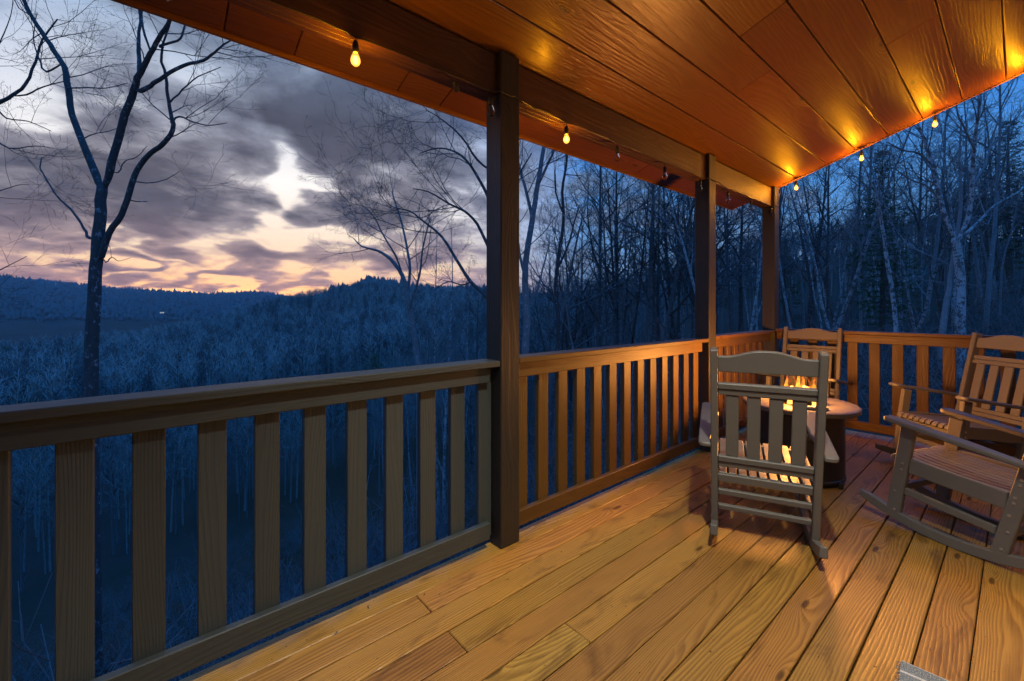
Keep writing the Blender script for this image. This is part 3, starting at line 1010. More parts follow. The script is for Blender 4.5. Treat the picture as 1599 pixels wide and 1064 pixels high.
# far-left corner of the mat sits at ca_
ang = math.atan2(2.212 - 2.197, -0.159 + 0.289) - 0.03
ux = Vector((math.cos(ang), math.sin(ang), 0)); uy = Vector((-math.sin(ang), math.cos(ang), 0))
cc = ca_ + ux * 0.46 - uy * 0.30
dm.location = cc; dm.rotation_euler = (0, 0, ang)
V, F = [], []
rr = random.Random(2)
for sgn in (-1,):
    for i in range(70):
        y_ = -0.295 + 0.59 * i / 69
        tube(V, F, [(sgn * 0.455, y_, 0.007), (sgn * (0.468 + 0.006 * rr.random()), y_ + 0.006 * rr.uniform(-1, 1), 0.004)], [0.0016, 0.001], 3)
obj('fringe', pydata('fringe', V, F, wm), None, dm)
#%%BODY3
# ------------------------------------------------------------------ terrain
AZK = [-120, -40, 0, 20, 35, 50, 60, 68, 75, 80, 85, 92, 100, 130, 200, 240]      # degrees from +y, anticlockwise
RK = [0.5, 4, 8, 15, 30, 60, 120, 200, 300, 420, 700, 1100, 1800, 2600, 4000, 9000]
HT = [
    [-1.5, -1.5, -1.2, -1, -0.5, 1, 4, 9, 18, 30, 45, 60, 90, 110, 120, 120],
    [-1.5, -1.5, -1.0, -0.6, 0.5, 3, 9, 20, 34, 45, 60, 75, 90, 110, 120, 120],
    [-1.6, -1.6, -1.05, -0.75, 0.0, 2.2, 8, 20, 33, 44, 55, 70, 90, 110, 110, 100],
    [-1.9, -1.9, -1.7, -2.0, -2.4, -2.2, 3, 14, 26, 36, 45, 60, 80, 100, 100, 90],
    [-2.3, -2.3, -2.6, -3.8, -6.2, -8.5, -8, 0, 9, 16, 28, 40, 60, 80, 90, 80],
    [-2.6, -2.6, -3.4, -5.6, -9.6, -14.5, -17, -12, -3, 7, 22, 32, 40, 60, 80, 80],
    [-2.8, -2.8, -4.2, -7.0, -12, -18.5, -23, -18, -8, 5, 16, 32, 30, 40, 60, 60],
    [-3.0, -3.0, -4.8, -8.0, -13.5, -21, -26, -22, -11, 9, 30, 58, 30, 30, 50, 60],
    [-3.1, -3.1, -5.2, -8.6, -14.5, -22, -28, -26, -18, 1, 0, -10, 0, 30, 50, 60],
    [-3.2, -3.2, -5.5, -9.0, -15, -23, -29, -29, -23, -7, -35, -45, 5, 74, 70, 60],
    [-3.3, -3.3, -5.7, -9.2, -15.5, -23.5, -29.5, -30, -26, -22, -50, -50, 0, 60, 80, 60],
    [-3.4, -3.4, -5.8, -9.4, -16, -24, -30, -31, -28, -36, -58, -50, 8, 76, 60, 50],
    [-3.5, -3.5, -6.0, -9.5, -16, -24, -30, -31, -29, -40, -60, -48, 20, 118, 70, 50],
    [-3.4, -3.4, -6.0, -9.5, -16, -24, -30, -31, -30, -40, -60, -48, 20, 118, 70, 50],
    [-1.8, -1.8, -2.0, -2.0, -2.0, -2, 0, 5, 12, 20, 30, 50, 80, 110, 120, 120],
    [-1.5, -1.5, -1.2, -1, -0.5, 1, 4, 9, 18, 30, 45, 60, 90, 110, 120, 120]]
_lr = np.log(np.array(RK)); _HT = np.array(HT, float)


def ground(x, y):
    x = np.atleast_1d(np.asarray(x, float)); y = np.atleast_1d(np.asarray(y, float))
    r = np.maximum(np.hypot(x, y), 0.5)
    az = np.degrees(np.arctan2(-x, y))
    lr = np.log(r)
    prof = np.stack([np.interp(lr, _lr, row) for row in _HT])
    i = np.clip(np.searchsorted(AZK, az, side='right') - 1, 0, len(AZK) - 2)
    a0 = np.array(AZK)[i]; a1 = np.array(AZK)[i + 1]
    t = np.clip((az - a0) / (a1 - a0), 0, 1)
    idx = np.arange(len(x))
    z = prof[i, idx] * (1 - t) + prof[i + 1, idx] * t
    # rolling detail that grows with distance
    amp = 0.10 + 0.010 * np.minimum(r, 900) * (r > 60) * 0.6
    f = np.where(r > 60, 1.0, 1.0)
    s1 = np.sin(x * 0.61 + 1.3) * np.cos(y * 0.53 - 0.4) + 0.5 * np.sin(x * 1.7 - y * 1.3)
    k = 2 * math.pi / 130
    s2 = np.sin(x * k + 2 * np.sin(y * k * 0.7)) * np.cos(y * k * 1.2 + 0.7) + 0.6 * np.sin(x * k * 2.3 - y * k * 1.9 + 1.0)
    return z + 0.10 * s1 * np.clip((r - 3) / 6, 0, 1) + np.clip((r - 80) / 400, 0, 1) * s2 * np.minimum(r, 900) * 0.004


def hit(px, py, dz=0.0, r0=12.0):
    """where the sight line meets the ground (raised by dz)"""
    d = ray(px, py)
    t = r0
    while t < 6000:
        p = Vector((0, 0, EYE)) + d * t
        if p.z <= float(ground(p.x, p.y)[0]) + dz: return p
        t *= 1.01
    return p


def build_mesh(name, V, F, mat):
    """V (n,3) float, F (m,3) int triangles"""
    me = bpy.data.meshes.new(name)
    me.vertices.add(len(V)); me.vertices.foreach_set('co', np.ascontiguousarray(V, dtype=np.float32).ravel())
    me.loops.add(F.size); me.loops.foreach_set('vertex_index', np.ascontiguousarray(F, dtype=np.int32).ravel())
    me.polygons.add(len(F))
    me.polygons.foreach_set('loop_start', np.arange(0, F.size, F.shape[1], dtype=np.int32))
    me.update(calc_edges=True)
    me.materials.append(mat)
    return me


def ground_mat():
    m_, t, bs = new_mat('leaf_litter')
    co = t.n('ShaderNodeTexCoord').outputs['Object']
    n1 = t.noise(co, 1.3, 6, 0.7)
    n2 = t.noise(co, 14.0, 3, 0.7)
    n3 = t.noise(co, 0.02, 5, 0.6)
    c = t.mix(n2, (0.016, 0.015, 0.013), (0.075, 0.070, 0.060))
    c = t.mix(t.ss(n1, 0.5, 0.7), c, (0.040, 0.036, 0.024))
    c = t.mix(t.ss(n3, 0.45, 0.65), c, (0.024, 0.030, 0.020))
    t.put(bs.inputs['Base Color'], c)
    bs.inputs['Roughness'].default_value = 0.95
    bs.inputs['Specular IOR Level'].default_value = 0.1
    bp = t.n('ShaderNodeBump'); bp.inputs['Strength'].default_value = 0.8; bp.inputs['Distance'].default_value = 0.05
    t.put(bp.inputs['Height'], t.noise(co, 9.0, 4, 0.7)); t.put(bs.inputs['Normal'], bp.outputs[0])
    return m_


na, nr = 420, 150
azs = np.concatenate([np.linspace(-10, 110, 300, endpoint=False), np.linspace(110, 350, 120, endpoint=False)])
rs = np.concatenate([[0.4], np.geomspace(1.2, 3400, nr - 1)])
A, Rr = np.meshgrid(np.radians(azs), rs)
gxv = (-np.sin(A) * Rr).ravel(); gyv = (np.cos(A) * Rr).ravel()
gzv = ground(gxv, gyv)
V = np.stack([gxv, gyv, gzv], 1)
ii, jj = np.meshgrid(np.arange(nr - 1), np.arange(na), indexing='ij')
j2 = (jj + 1) % na
F = np.stack([ii * na + jj, ii * na + j2, (ii + 1) * na + j2, (ii + 1) * na + jj], -1).reshape(-1, 4)
me = build_mesh('terrain', V, F, ground_mat())
me.polygons.foreach_set('use_smooth', np.ones(len(F), bool))
tag(obj('terrain', me), kind='structure')


# ------------------------------------------------------------------ bark and foliage
def bark(name, base, patch, amount):
    m_, t, bs = new_mat(name)
    co = t.n('ShaderNodeTexCoord').outputs['Object']
    rnd = t.n('ShaderNodeObjectInfo').outputs['Random']
    p = t.vm('ADD', co, t.comb(t.m('MULTIPLY', rnd, 30.0), 0.0, t.m('MULTIPLY', rnd, 17.0)))
    n1 = t.noise(t.vm('MULTIPLY', p, (22, 22, 5)), 1.0, 4, 0.65)
    n2 = t.noise(p, 6.5, 4, 0.7)
    c = t.vm('SCALE', t.comb(*base), t.m('ADD', 0.45, t.m('MULTIPLY', n1, 1.1)))
    n3 = t.noise(t.vm('MULTIPLY', p, (30, 30, 14)), 1.0, 3, 0.7)
    c = t.mix(t.ss(t.m('ADD', t.m('MULTIPLY', n2, 0.6), t.m('MULTIPLY', n3, 0.4)), 1 - amount, 1 - amount + 0.06), c, patch)
    c = t.vm('SCALE', c, t.m('ADD', 0.75, t.m('MULTIPLY', rnd, 0.5)))
    t.put(bs.inputs['Base Color'], c)
    bs.inputs['Roughness'].default_value = 0.9
    bs.inputs['Specular IOR Level'].default_value = 0.15
    bp = t.n('ShaderNodeBump'); bp.inputs['Strength'].default_value = 0.9; bp.inputs['Distance'].default_value = 0.02
    t.put(bp.inputs['Height'], n1); t.put(bs.inputs['Normal'], bp.outputs[0])
    return m_


M['bark_dark'] = bark('bark_dark', (0.095, 0.098, 0.098), (0.36, 0.40, 0.42), 0.44)
M['bark_mid'] = bark('bark_mid', (0.18, 0.195, 0.20), (0.40, 0.44, 0.45), 0.44)
M['bark_pale'] = bark('bark_pale', (0.40, 0.44, 0.45), (0.11, 0.12, 0.12), 0.52)
M['twig'] = bark('twig_grey', (0.19, 0.205, 0.21), (0.27, 0.29, 0.30), 0.4)
M['hill'] = bark('bare_wood_mass', (0.16, 0.175, 0.18), (0.10, 0.11, 0.11), 0.45)
M['hill_pale'] = bark('bare_wood_pale', (0.36, 0.40, 0.385), (0.17, 0.20, 0.185), 0.48)
M['far'] = bark('far_wood', (0.10, 0.115, 0.12), (0.075, 0.085, 0.09), 0.5)
M['needle'] = plain('pine_needles', (0.060, 0.135, 0.060), 0.7, 0, 0.55, 1.3, 0.2)


def axis_rot(d, ang, azm):
    d = d.normalized()
    x = d.cross(Vector((0.2, 0.9, 0.35)))
    if x.length < 0.05: x = d.cross(Vector((1, 0, 0)))
    x.normalize(); y = d.cross(x)
    return (d * math.cos(ang) + (x * math.cos(azm) + y * math.sin(azm)) * math.sin(ang)).normalized()


def limb(V, F, p, d, L, r, lev, rng, cfg):
    """one limb and, recursively, what grows on it"""
    nseg = cfg['seg'][lev]
    path = [Vector(p)]; rad = [r]
    d = d.normalized()
    for i in range(nseg):
        wob = cfg['wob'] * (1 + 0.4 * lev)
        d = (d + Vector((rng.gauss(0, wob), rng.gauss(0, wob), rng.gauss(0, wob) + cfg['up'][lev]))).normalized()
        path.append(path[-1] + d * (L / nseg))
        rad.append(max(r * (1 - 0.78 * (i + 1) / nseg), cfg['rmin']))
    tube(V, F, path, rad, cfg['sides'][lev], cap=lev == 0)
    if lev + 1 >= len(cfg['n']) + 1: return
    if lev >= len(cfg['n']): return
    n = cfg['n'][lev]
    az0 = rng.uniform(0, 6.28)
    for k in range(n):
        t = cfg['t0'][lev] + (1 - cfg['t0'][lev]) * (k + rng.random()) / n
        s = min(t * nseg, nseg - 1e-3); i = int(s)
        q = path[i].lerp(path[i + 1], s - i)
        rr = rad[i] + (rad[i + 1] - rad[i]) * (s - i)
        dd = axis_rot(path[i + 1] - path[i], R(rng.uniform(*cfg['ang'])), az0 + k * 2.4 + rng.uniform(-.5, .5))
        limb(V, F, q, dd, L * cfg['len'][lev] * (1.15 - 0.6 * t) * rng.uniform(0.7, 1.2), min(rr * 0.72, r * cfg['rk'][lev]), lev + 1, rng, cfg)


CFG = dict(seg=(5, 3, 2, 1), wob=0.09, up=(0.06, 0.05, 0.03, 0.0), sides=(5, 4, 3, 3), n=(7, 5, 3), t0=(0.25, 0.2, 0.2), ang=(28, 58), len=(0.50, 0.50, 0.5), rk=(0.6, 0.55, 0.6), rmin=0.0045)


def bare_tree(name, seed, H, rt, nb, t0, spread, mats, lean=0.0, forks=1, cfg=CFG, crook=0.03):
    """prototype: (trunk mesh, crown mesh), base on the origin"""
    rng = random.Random(seed)
    Vt, Ft, Vc, Fc = [], [], [], []
    for s in range(forks):
        n = 9
        a = rng.uniform(0, 6.28)
        ln = lean + (0.0 if forks == 1 else rng.uniform(0.10, 0.26))
        d = Vector((math.cos(a) * ln, math.sin(a) * ln, 1)).normalized()
        p = Vector((math.cos(a) * 0.12 * (forks > 1), math.sin(a) * 0.12 * (forks > 1), -0.7))
        path = [p]; rad = [rt * 1.35]
        Hs = H * (1 if s == 0 else rng.uniform(0.7, 0.95))
        rs_ = rt * (1 if s == 0 else rng.uniform(0.55, 0.85))
        for i in range(n):
            d = (d + Vector((rng.gauss(0, crook), rng.gauss(0, crook), 0.05))).normalized()
            path.append(path[-1] + d * ((Hs + 0.7) / n))
            rad.append(rs_ * (1 - 0.88 * ((i + 1) / n) ** 1.1))
        rad[-1] = 0.012
        tube(Vt, Ft, path, rad, 8)
        m_ = max(4, int(nb / (1 if s == 0 else 1.6)))
        az0 = rng.uniform(0, 6.28)
        for k in range(m_):
            t = t0 + (0.98 - t0) * ((k + rng.random()) / m_) ** 0.9
            sft = min(t * n, n - 1e-3); i = int(sft)
            q = path[i].lerp(path[i + 1], sft - i)
            rr = rad[i] + (rad[i + 1] - rad[i]) * (sft - i)
            dd = axis_rot(path[i + 1] - path[i], R(rng.uniform(28, 60)), az0 + 2.4 * k + rng.uniform(-.5, .5))
            L = H * spread * (1.1 - 0.75 * (t - t0) / (1 - t0)) * rng.uniform(0.7, 1.25)
            limb(Vc, Fc, q, dd, L, min(rr * 0.6, 0.02 + L * 0.011), 0, rng, cfg)
    tm = pydata(name + '_trunk', Vt, Ft, mats[0], True)
    cm = pydata(name + '_crown', Vc, Fc, mats[1])
    return tm, cm


PROTO = {
    'tall_a': bare_tree('tall_a', 1, 17, 0.16, 15, 0.38, 0.26, (M['bark_dark'], M['bark_dark'])),
    'tall_b': bare_tree('tall_b', 2, 18, 0.14, 14, 0.45, 0.22, (M['bark_mid'], M['twig']), 0.06),
    'tall_c': bare_tree('tall_c', 3, 15, 0.11, 12, 0.40, 0.24, (M['bark_pale'], M['twig']), 0.10, 1, CFG, 0.05),
    'slim_a': bare_tree('slim_a', 4, 12, 0.07, 9, 0.40, 0.20, (M['bark_pale'], M['twig']), 0.12, 1, CFG, 0.06),
    'slim_b': bare_tree('slim_b', 5, 13, 0.075, 9, 0.5, 0.18, (M['bark_mid'], M['twig']), 0.05, 1, CFG, 0.05),
    'spread': bare_tree('spread', 6, 14, 0.20, 15, 0.30, 0.36, (M['bark_dark'], M['bark_dark']), 0.03, 1, CFG, 0.05),
    'clump': bare_tree('clump', 7, 15, 0.10, 10, 0.38, 0.18, (M['bark_pale'], M['twig']), 0.03, 4, CFG, 0.03),
    'twin': bare_tree('twin', 8, 15, 0.12, 10, 0.42, 0.22, (M['bark_pale'], M['twig']), 0.08, 2, CFG, 0.04),
    'fork': bare_tree('fork', 9, 17, 0.17, 13, 0.34, 0.28, (M['bark_dark'], M['bark_dark']), 0.05, 3, CFG, 0.04),
}


def place_tree(kind, x, y, s, rz, label, group=None, sr=None):
    tm, cm = PROTO[kind]
    e = empty('bare_tree', (x, y, float(ground(x, y)[0]) - 0.1), rz)
    e.scale = (sr or s, sr or s, s)
    tag(e, label, 'tree', group)
    obj('trunk', tm, None, e); obj('crown', cm, None, e)
    return e


def at_px(px, D):
    p = at_depth(px, HYP, D)
    return p.x, p.y


# ------------------------------------------------------------------ the forked tree left of the porch, traced limb by limb
def traced_tree(D, limbs, seed, mat, name, label, base_px, extra, cmat=None):
    rng = random.Random(seed)
    gx_, gy_ = at_px(base_px, D)
    gz_ = float(ground(gx_, gy_)[0])
    org = Vector((gx_, gy_, gz_))
    e = empty(name, org)
    tag(e, label, 'tree')
    Vt, Ft, Vc, Fc = [], [], [], []
    known = []
    for li, (pts, dd) in enumerate(limbs):
        path, rad = [], []
        D0 = D
        if li:
            kx, ky, D0 = min(known, key=lambda q: (q[0] - pts[0][0]) ** 2 + (q[1] - pts[0][1]) ** 2)
            if math.hypot(kx - pts[0][0], ky - pts[0][1]) > 1.5: pts = [(kx, ky, pts[0][2])] + list(pts)
        for i, (px, py, r_) in enumerate(pts):
            depth = D0 + dd * (i / max(1, len(pts) - 1)) ** 1.2
            known.append((px, py, depth))
            if i and li < 4:
                for u in (0.25, 0.5, 0.75): known.append((pts[i - 1][0] * (1 - u) + px * u, pts[i - 1][1] * (1 - u) + py * u, depth))
            path.append(at_depth(px, py, depth) - org)
            rad.append(r_ / FPX * depth * 0.92 * math.cos(math.atan((px - CXP) / FPX)))
        if li == 0:
            path.insert(0, Vector((0, 0, -0.6))); rad.insert(0, rad[0] * 1.5)
        if li: rad[0] *= 0.55
        # round the corners
        P2, R2 = [], []
        for i in range(len(path) - 1):
            p0, p1, p2, p3 = path[max(i - 1, 0)], path[i], path[i + 1], path[min(i + 2, len(path) - 1)]
            for u in (0, 0.34, 0.67):
                q = 0.5 * ((2 * p1) + (p2 - p0) * u + (2 * p0 - 5 * p1 + 4 * p2 - p3) * u * u + (3 * p1 - p0 - 3 * p2 + p3) * u ** 3)
                P2.append(q + Vector((rng.gauss(0, .006), rng.gauss(0, .006), 0))); R2.append(rad[i] + (rad[i + 1] - rad[i]) * u)
        P2.append(path[-1]); R2.append(rad[-1])
        tube(*((Vt, Ft) if li < 4 else (Vc, Fc)), P2, R2, 9 if li < 4 else 6)
        n = extra[li] if li < len(extra) else 5
        for k in range(n):
            t = rng.uniform(0.35, 1.0) if li else rng.uniform(0.8, 1)
            s = min(t * (len(P2) - 1), len(P2) - 1.001); i = int(s)
            q = P2[i].lerp(P2[i + 1], s - i)
            d_ = axis_rot(P2[i + 1] - P2[i], R(rng.uniform(30, 65)), rng.uniform(0, 6.28))
            limb(Vc, Fc, q, d_, rng.uniform(0.7, 2.2) * D / 9, min(R2[i] * 0.45, 0.013 * D / 9), 0, rng,
                 dict(CFG, n=(6, 4, 2), rmin=0.0022 * D / 9, wob=0.13))
    obj('trunk', pydata(name + '_trunk', Vt, Ft, mat, True), None, e)
    obj('crown', pydata(name + '_crown', Vc, Fc, cmat or mat), None, e)
    return e


LIMBS = [
    ([(143, 640, 13.5), (146, 500, 13), (150, 420, 12), (153, 385, 12), (157, 330, 11), (160, 290, 10)], 0.0),
    ([(160, 300, 9), (150, 275, 8), (128, 220, 7), (113, 180, 6.5), (107, 140, 6.5), (100, 105, 6), (85, 80, 5.5), (65, 50, 5), (45, 20, 4.2), (30, -15, 3.6), (5, -60, 2.5)], 0.8),
    ([(160, 300, 8.5), (172, 265, 8), (183, 225, 7.5), (195, 180, 7.5), (210, 140, 7), (218, 115, 6), (235, 85, 5), (248, 60, 4.5), (262, 38, 4), (272, 5, 3), (285, -40, 2)], -0.9),
    ([(158, 400, 7.5), (170, 365, 6.5), (190, 335, 6), (203, 300, 6), (215, 265, 5.5), (235, 240, 5), (255, 225, 5), (270, 203, 4.5), (266, 175, 3.6), (262, 150, 3.2), (259, 120, 3), (252, 85, 2.5), (265, 40, 1.5)], -0.5),
    ([(140, 372, 3.6), (134, 362, 3), (120, 340, 2.5), (85, 300, 2), (70, 275, 1.7), (63, 262, 1.5), (65, 247, 1.2)], 0.5),
    ([(218, 118, 4.5), (216, 80, 4), (217, 50, 3), (219, 25, 2.5), (214, -20, 1.6)], 0.3),
    ([(222, 142, 5), (240, 130, 4.4), (255, 120, 4), (285, 103, 3.5), (318, 95, 3), (335, 82, 2.4), (350, 70, 1.8), (375, 52, 0.8)], -0.4),
    ([(236, 85, 3), (226, 55, 2.4), (220, 20, 1.8), (214, -5, 1)], -0.2),
    ([(250, 72, 3), (270, 66, 2.6), (285, 55, 2.2), (292, 25, 1.4), (300, -20, 0.8)], 0.3),
    ([(107, 138, 1.8), (140, 137, 1.4), (165, 138, 1.1), (200, 130, 0.7)], -0.6),
    ([(268, 192, 2.4), (280, 182, 2), (300, 190, 1.6), (325, 196, 1.1), (355, 192, 0.6)], 0.4),
    ([(266, 160, 2.0), (285, 140, 1.6), (310, 120, 1.2), (345, 105, 0.7)], 0.2),
    ([(128, 218, 1.6), (145, 210, 1.2), (170, 205, 0.9), (190, 198, 0.6)], 0.4),
    ([(184, 270, 1.4), (195, 252, 1.1), (215, 245, 0.8), (230, 228, 0.5)], 0.2),
    ([(213, 284, 1.5), (235, 286, 1.1), (260, 280, 0.8), (280, 268, 0.5)], -0.3),
    ([(205, 313, 1.5), (215, 315, 1.2), (230, 315, 0.8)], 0.2),
    ([(165, 410, 1.4), (175, 402, 1.0), (185, 408, 0.7), (205, 402, 0.4)], 0.3),
    ([(96, 100, 3), (72, 112, 2.4), (60, 90, 1.9), (52, 60, 1.3), (58, 20, 0.7)], 0.5),
]
traced_tree(9.0, LIMBS, 41, M['bark_dark'], 'forked_tree', 'large bare tree with forked trunk standing alone above the left railing', 146,
            (0, 6, 6, 4, 0, 3, 5, 3, 3, 2, 3, 3, 2, 1, 1, 0, 1, 3))
LIMBS2 = [
    ([(-120, 660, 12), (-112, 500, 11.5), (-100, 380, 11), (-85, 290, 9.5), (-60, 220, 8), (-25, 175, 6), (0, 160, 5), (18, 150, 4), (40, 132, 3.4), (56, 97, 2.8), (66, 62, 2.2), (90, 30, 1.4)], 0.5),
    ([(-85, 290, 7), (-95, 200, 6), (-80, 100, 5), (-60, 20, 4), (-30, -60, 3)], 0.5),
    ([(-40, 195, 3), (-10, 170, 2.4), (10, 185, 1.8), (45, 190, 1.3), (80, 205, 0.8)], 0.4),
    ([(-60, 230, 3), (-20, 215, 2.4), (15, 232, 1.6), (55, 228, 1.1), (85, 232, 0.6)], -0.5),
    ([(18, 150, 2.5), (40, 148, 2), (70, 135, 1.5), (110, 125, 0.9)], -0.4),
    ([(-100, 400, 3), (-50, 430, 2.2), (-10, 425, 1.6), (20, 412, 1.0), (42, 400, 0.6)], 0.4),
    ([(-95, 330, 3), (-45, 310, 2.2), (-5, 300, 1.5), (25, 290, 0.9), (45, 288, 0.5)], 0.4),
    ([(0, 160, 2.4), (-12, 120, 2), (-5, 80, 1.6), (12, 40, 1.1), (20, 0, 0.7)], 0.4),
]
traced_tree(9.5, LIMBS2, 43, M['bark_dark'], 'leaning_tree', 'bare tree at the left edge reaching its branches into the sky', -118, (6, 4, 4, 4, 5, 4, 5, 5))

# trees one can tell apart, right of the forked tree
LEAN = [
    ([(655, 600, 5.2), (652, 560, 5.0), (645, 510, 4.6), (636, 460, 4.2), (628, 430, 3.8), (610, 405, 3.0), (590, 392, 2.2), (565, 385, 1.4), (552, 372, 0.8)], 1.0),
    ([(636, 462, 2.8), (640, 420, 2.4), (634, 380, 2.0), (625, 340, 1.5), (612, 300, 1.0)], 1.0),
    ([(628, 430, 2.2), (618, 400, 1.8), (600, 370, 1.4), (585, 340, 1.0), (570, 325, 0.6)], -1.0),
    ([(640, 480, 2.2), (655, 430, 1.9), (660, 390, 1.5), (672, 340, 1.0)], -1.0),
]
traced_tree(19.0, LEAN, 44, M['bark_mid'], 'leaning_tree', 'dark bare tree leaning left over the valley, left of the pale multi stemmed tree', 657, (3, 6, 6, 6))
OVER = [
    ([(775, 640, 9), (774, 560, 8.6), (770, 500, 8), (766, 460, 7.2), (764, 400, 6.6), (768, 330, 6.0), (775, 250, 5.2), (785, 170, 4), (780, 100, 3)], 0.4),
    ([(766, 470, 5), (735, 440, 4.2), (712, 405, 3.6), (690, 370, 3.0), (660, 345, 2.2), (640, 330, 1.6), (610, 322, 1.0), (590, 300, 0.6)], 0.8),
    ([(765, 390, 4), (745, 350, 3.4), (725, 330, 2.8), (700, 318, 2.2), (670, 300, 1.6), (645, 295, 1.0)], -1.0),
    ([(768, 320, 4), (748, 280, 3.4), (728, 250, 2.8), (705, 235, 2.2), (680, 232, 1.6), (655, 240, 0.9)], 0.8),
    ([(772, 270, 3.6), (745, 250, 3), (722, 215, 2.4), (700, 195, 1.8), (680, 180, 1.2), (665, 172, 0.7)], -0.6),
    ([(768, 340, 3.4), (795, 300, 2.8), (812, 270, 2.2), (830, 240, 1.4)], 0.6),
    ([(736, 441, 2.2), (720, 445, 1.8), (700, 440, 1.4), (680, 452, 0.9)], 0.3),
]
OVER = [([(a, b, c * 0.72) for a, b, c in p], q) for p, q in OVER]
traced_tree(13.0, OVER, 45, M['bark_dark'], 'spreading_tree', 'bare spreading tree partly behind the nearest post, branches reaching left', 775, (3, 8, 7, 8, 8, 5, 3))
TALL = [
    ([(818, 640, 6.2), (820, 560, 6), (822, 500, 5.8), (820, 440, 5.6), (822, 400, 5.2), (830, 350, 4.8), (838, 300, 4.2), (846, 250, 3.6), (852, 215, 3.0), (862, 150, 2)], 0.4),
    ([(832, 345, 3), (822, 300, 2.6), (812, 265, 2.2), (806, 232, 1.6), (800, 190, 1)], 0.5),
    ([(842, 285, 2.6), (856, 255, 2.2), (866, 232, 1.7), (878, 190, 1)], -0.5),
    ([(822, 440, 2.6), (812, 400, 2.2), (806, 350, 1.6), (800, 310, 1)], -0.5),
    ([(821, 480, 2.4), (840, 450, 1.9), (850, 410, 1.4), (858, 380, 0.8)], 0.5),
]
traced_tree(15.0, TALL, 46, M['bark_mid'], 'tall_tree', 'tall bare tree just right of the nearest post, forking below the roof edge', 818, (2, 4, 5, 4, 4))
THIN = [
    ([(872, 640, 4), (870, 560, 3.8), (872, 500, 3.6), (868, 450, 3.5), (872, 400, 3.2), (880, 350, 2.8), (878, 300, 2.4), (884, 260, 2.0), (888, 220, 1.4)], 0.3),
    ([(870, 420, 2.2), (885, 390, 1.8), (896, 350, 1.4), (905, 320, 0.9)], 0.5),
    ([(878, 330, 1.6), (868, 300, 1.3), (866, 265, 0.8)], -0.4),
]
traced_tree(16.5, THIN, 47, M['bark_dark'], 'slender_tree', 'slender dark bare tree below the lit bulb between the first two posts', 872, (3, 4, 4))
PALE = [
    ([(1500, 560, 11), (1499, 500, 10), (1500, 440, 9.2), (1496, 400, 8.6), (1492, 372, 8.4)], 0.0),
    ([(1494, 380, 6), (1476, 340, 5), (1466, 300, 4.6), (1458, 262, 4.2), (1444, 220, 3.4), (1430, 185, 2.4), (1420, 140, 1.5)], 0.6),
    ([(1494, 378, 6), (1512, 340, 5), (1517, 300, 4.6), (1520, 250, 4), (1524, 205, 3.4), (1530, 160, 2.8), (1534, 110, 1.8)], -0.6),
    ([(1500, 372, 4), (1530, 345, 3.2), (1555, 320, 2.6), (1590, 300, 2.0), (1620, 270, 1.2)], 0.6),
    ([(1470, 560, 7), (1474, 500, 6.4), (1482, 450, 5.6), (1488, 410, 5), (1494, 370, 4), (1500, 320, 3.2), (1498, 250, 2.4), (1502, 180, 1.4)], 0.6),
    ([(1458, 262, 3), (1436, 240, 2.4), (1410, 235, 1.8), (1385, 222, 1.0)], -0.5),
    ([(1517, 290, 3), (1536, 262, 2.4), (1548, 225, 1.8), (1560, 180, 1.0)], 0.5),
    ([(1470, 315, 2.8), (1445, 290, 2.2), (1420, 280, 1.6), (1396, 262, 0.9)], 0.5),
    ([(1522, 235, 2.8), (1508, 205, 2.2), (1496, 180, 1.6), (1490, 150, 0.9)], -0.5),
]
traced_tree(13.5, PALE, 48, M['bark_pale'], 'pale_tree', 'big pale barked bare tree with two trunks at the right above the railing', 1500, (0, 8, 8, 6, 5, 6, 6, 6, 5), M['twig'])
BENT = [
    ([(1398, 560, 5), (1399, 510, 4.6), (1394, 460, 4.2), (1386, 410, 3.8), (1380, 370, 3.4), (1374, 330, 3.0), (1366, 300, 2.4), (1352, 268, 1.6), (1340, 240, 1)], 0.3),
    ([(1388, 420, 1.8), (1410, 440, 1.6), (1430, 430, 1.2), (1446, 440, 0.8)], 0.5),
    ([(1376, 345, 1.8), (1372, 300, 1.4), (1372, 260, 0.9)], -0.4),
]
traced_tree(15.0, BENT, 49, M['bark_pale'], 'bent_tree', 'thin pale tree bent to the left in front of the dark pine', 1398, (2, 3, 4), M['twig'])

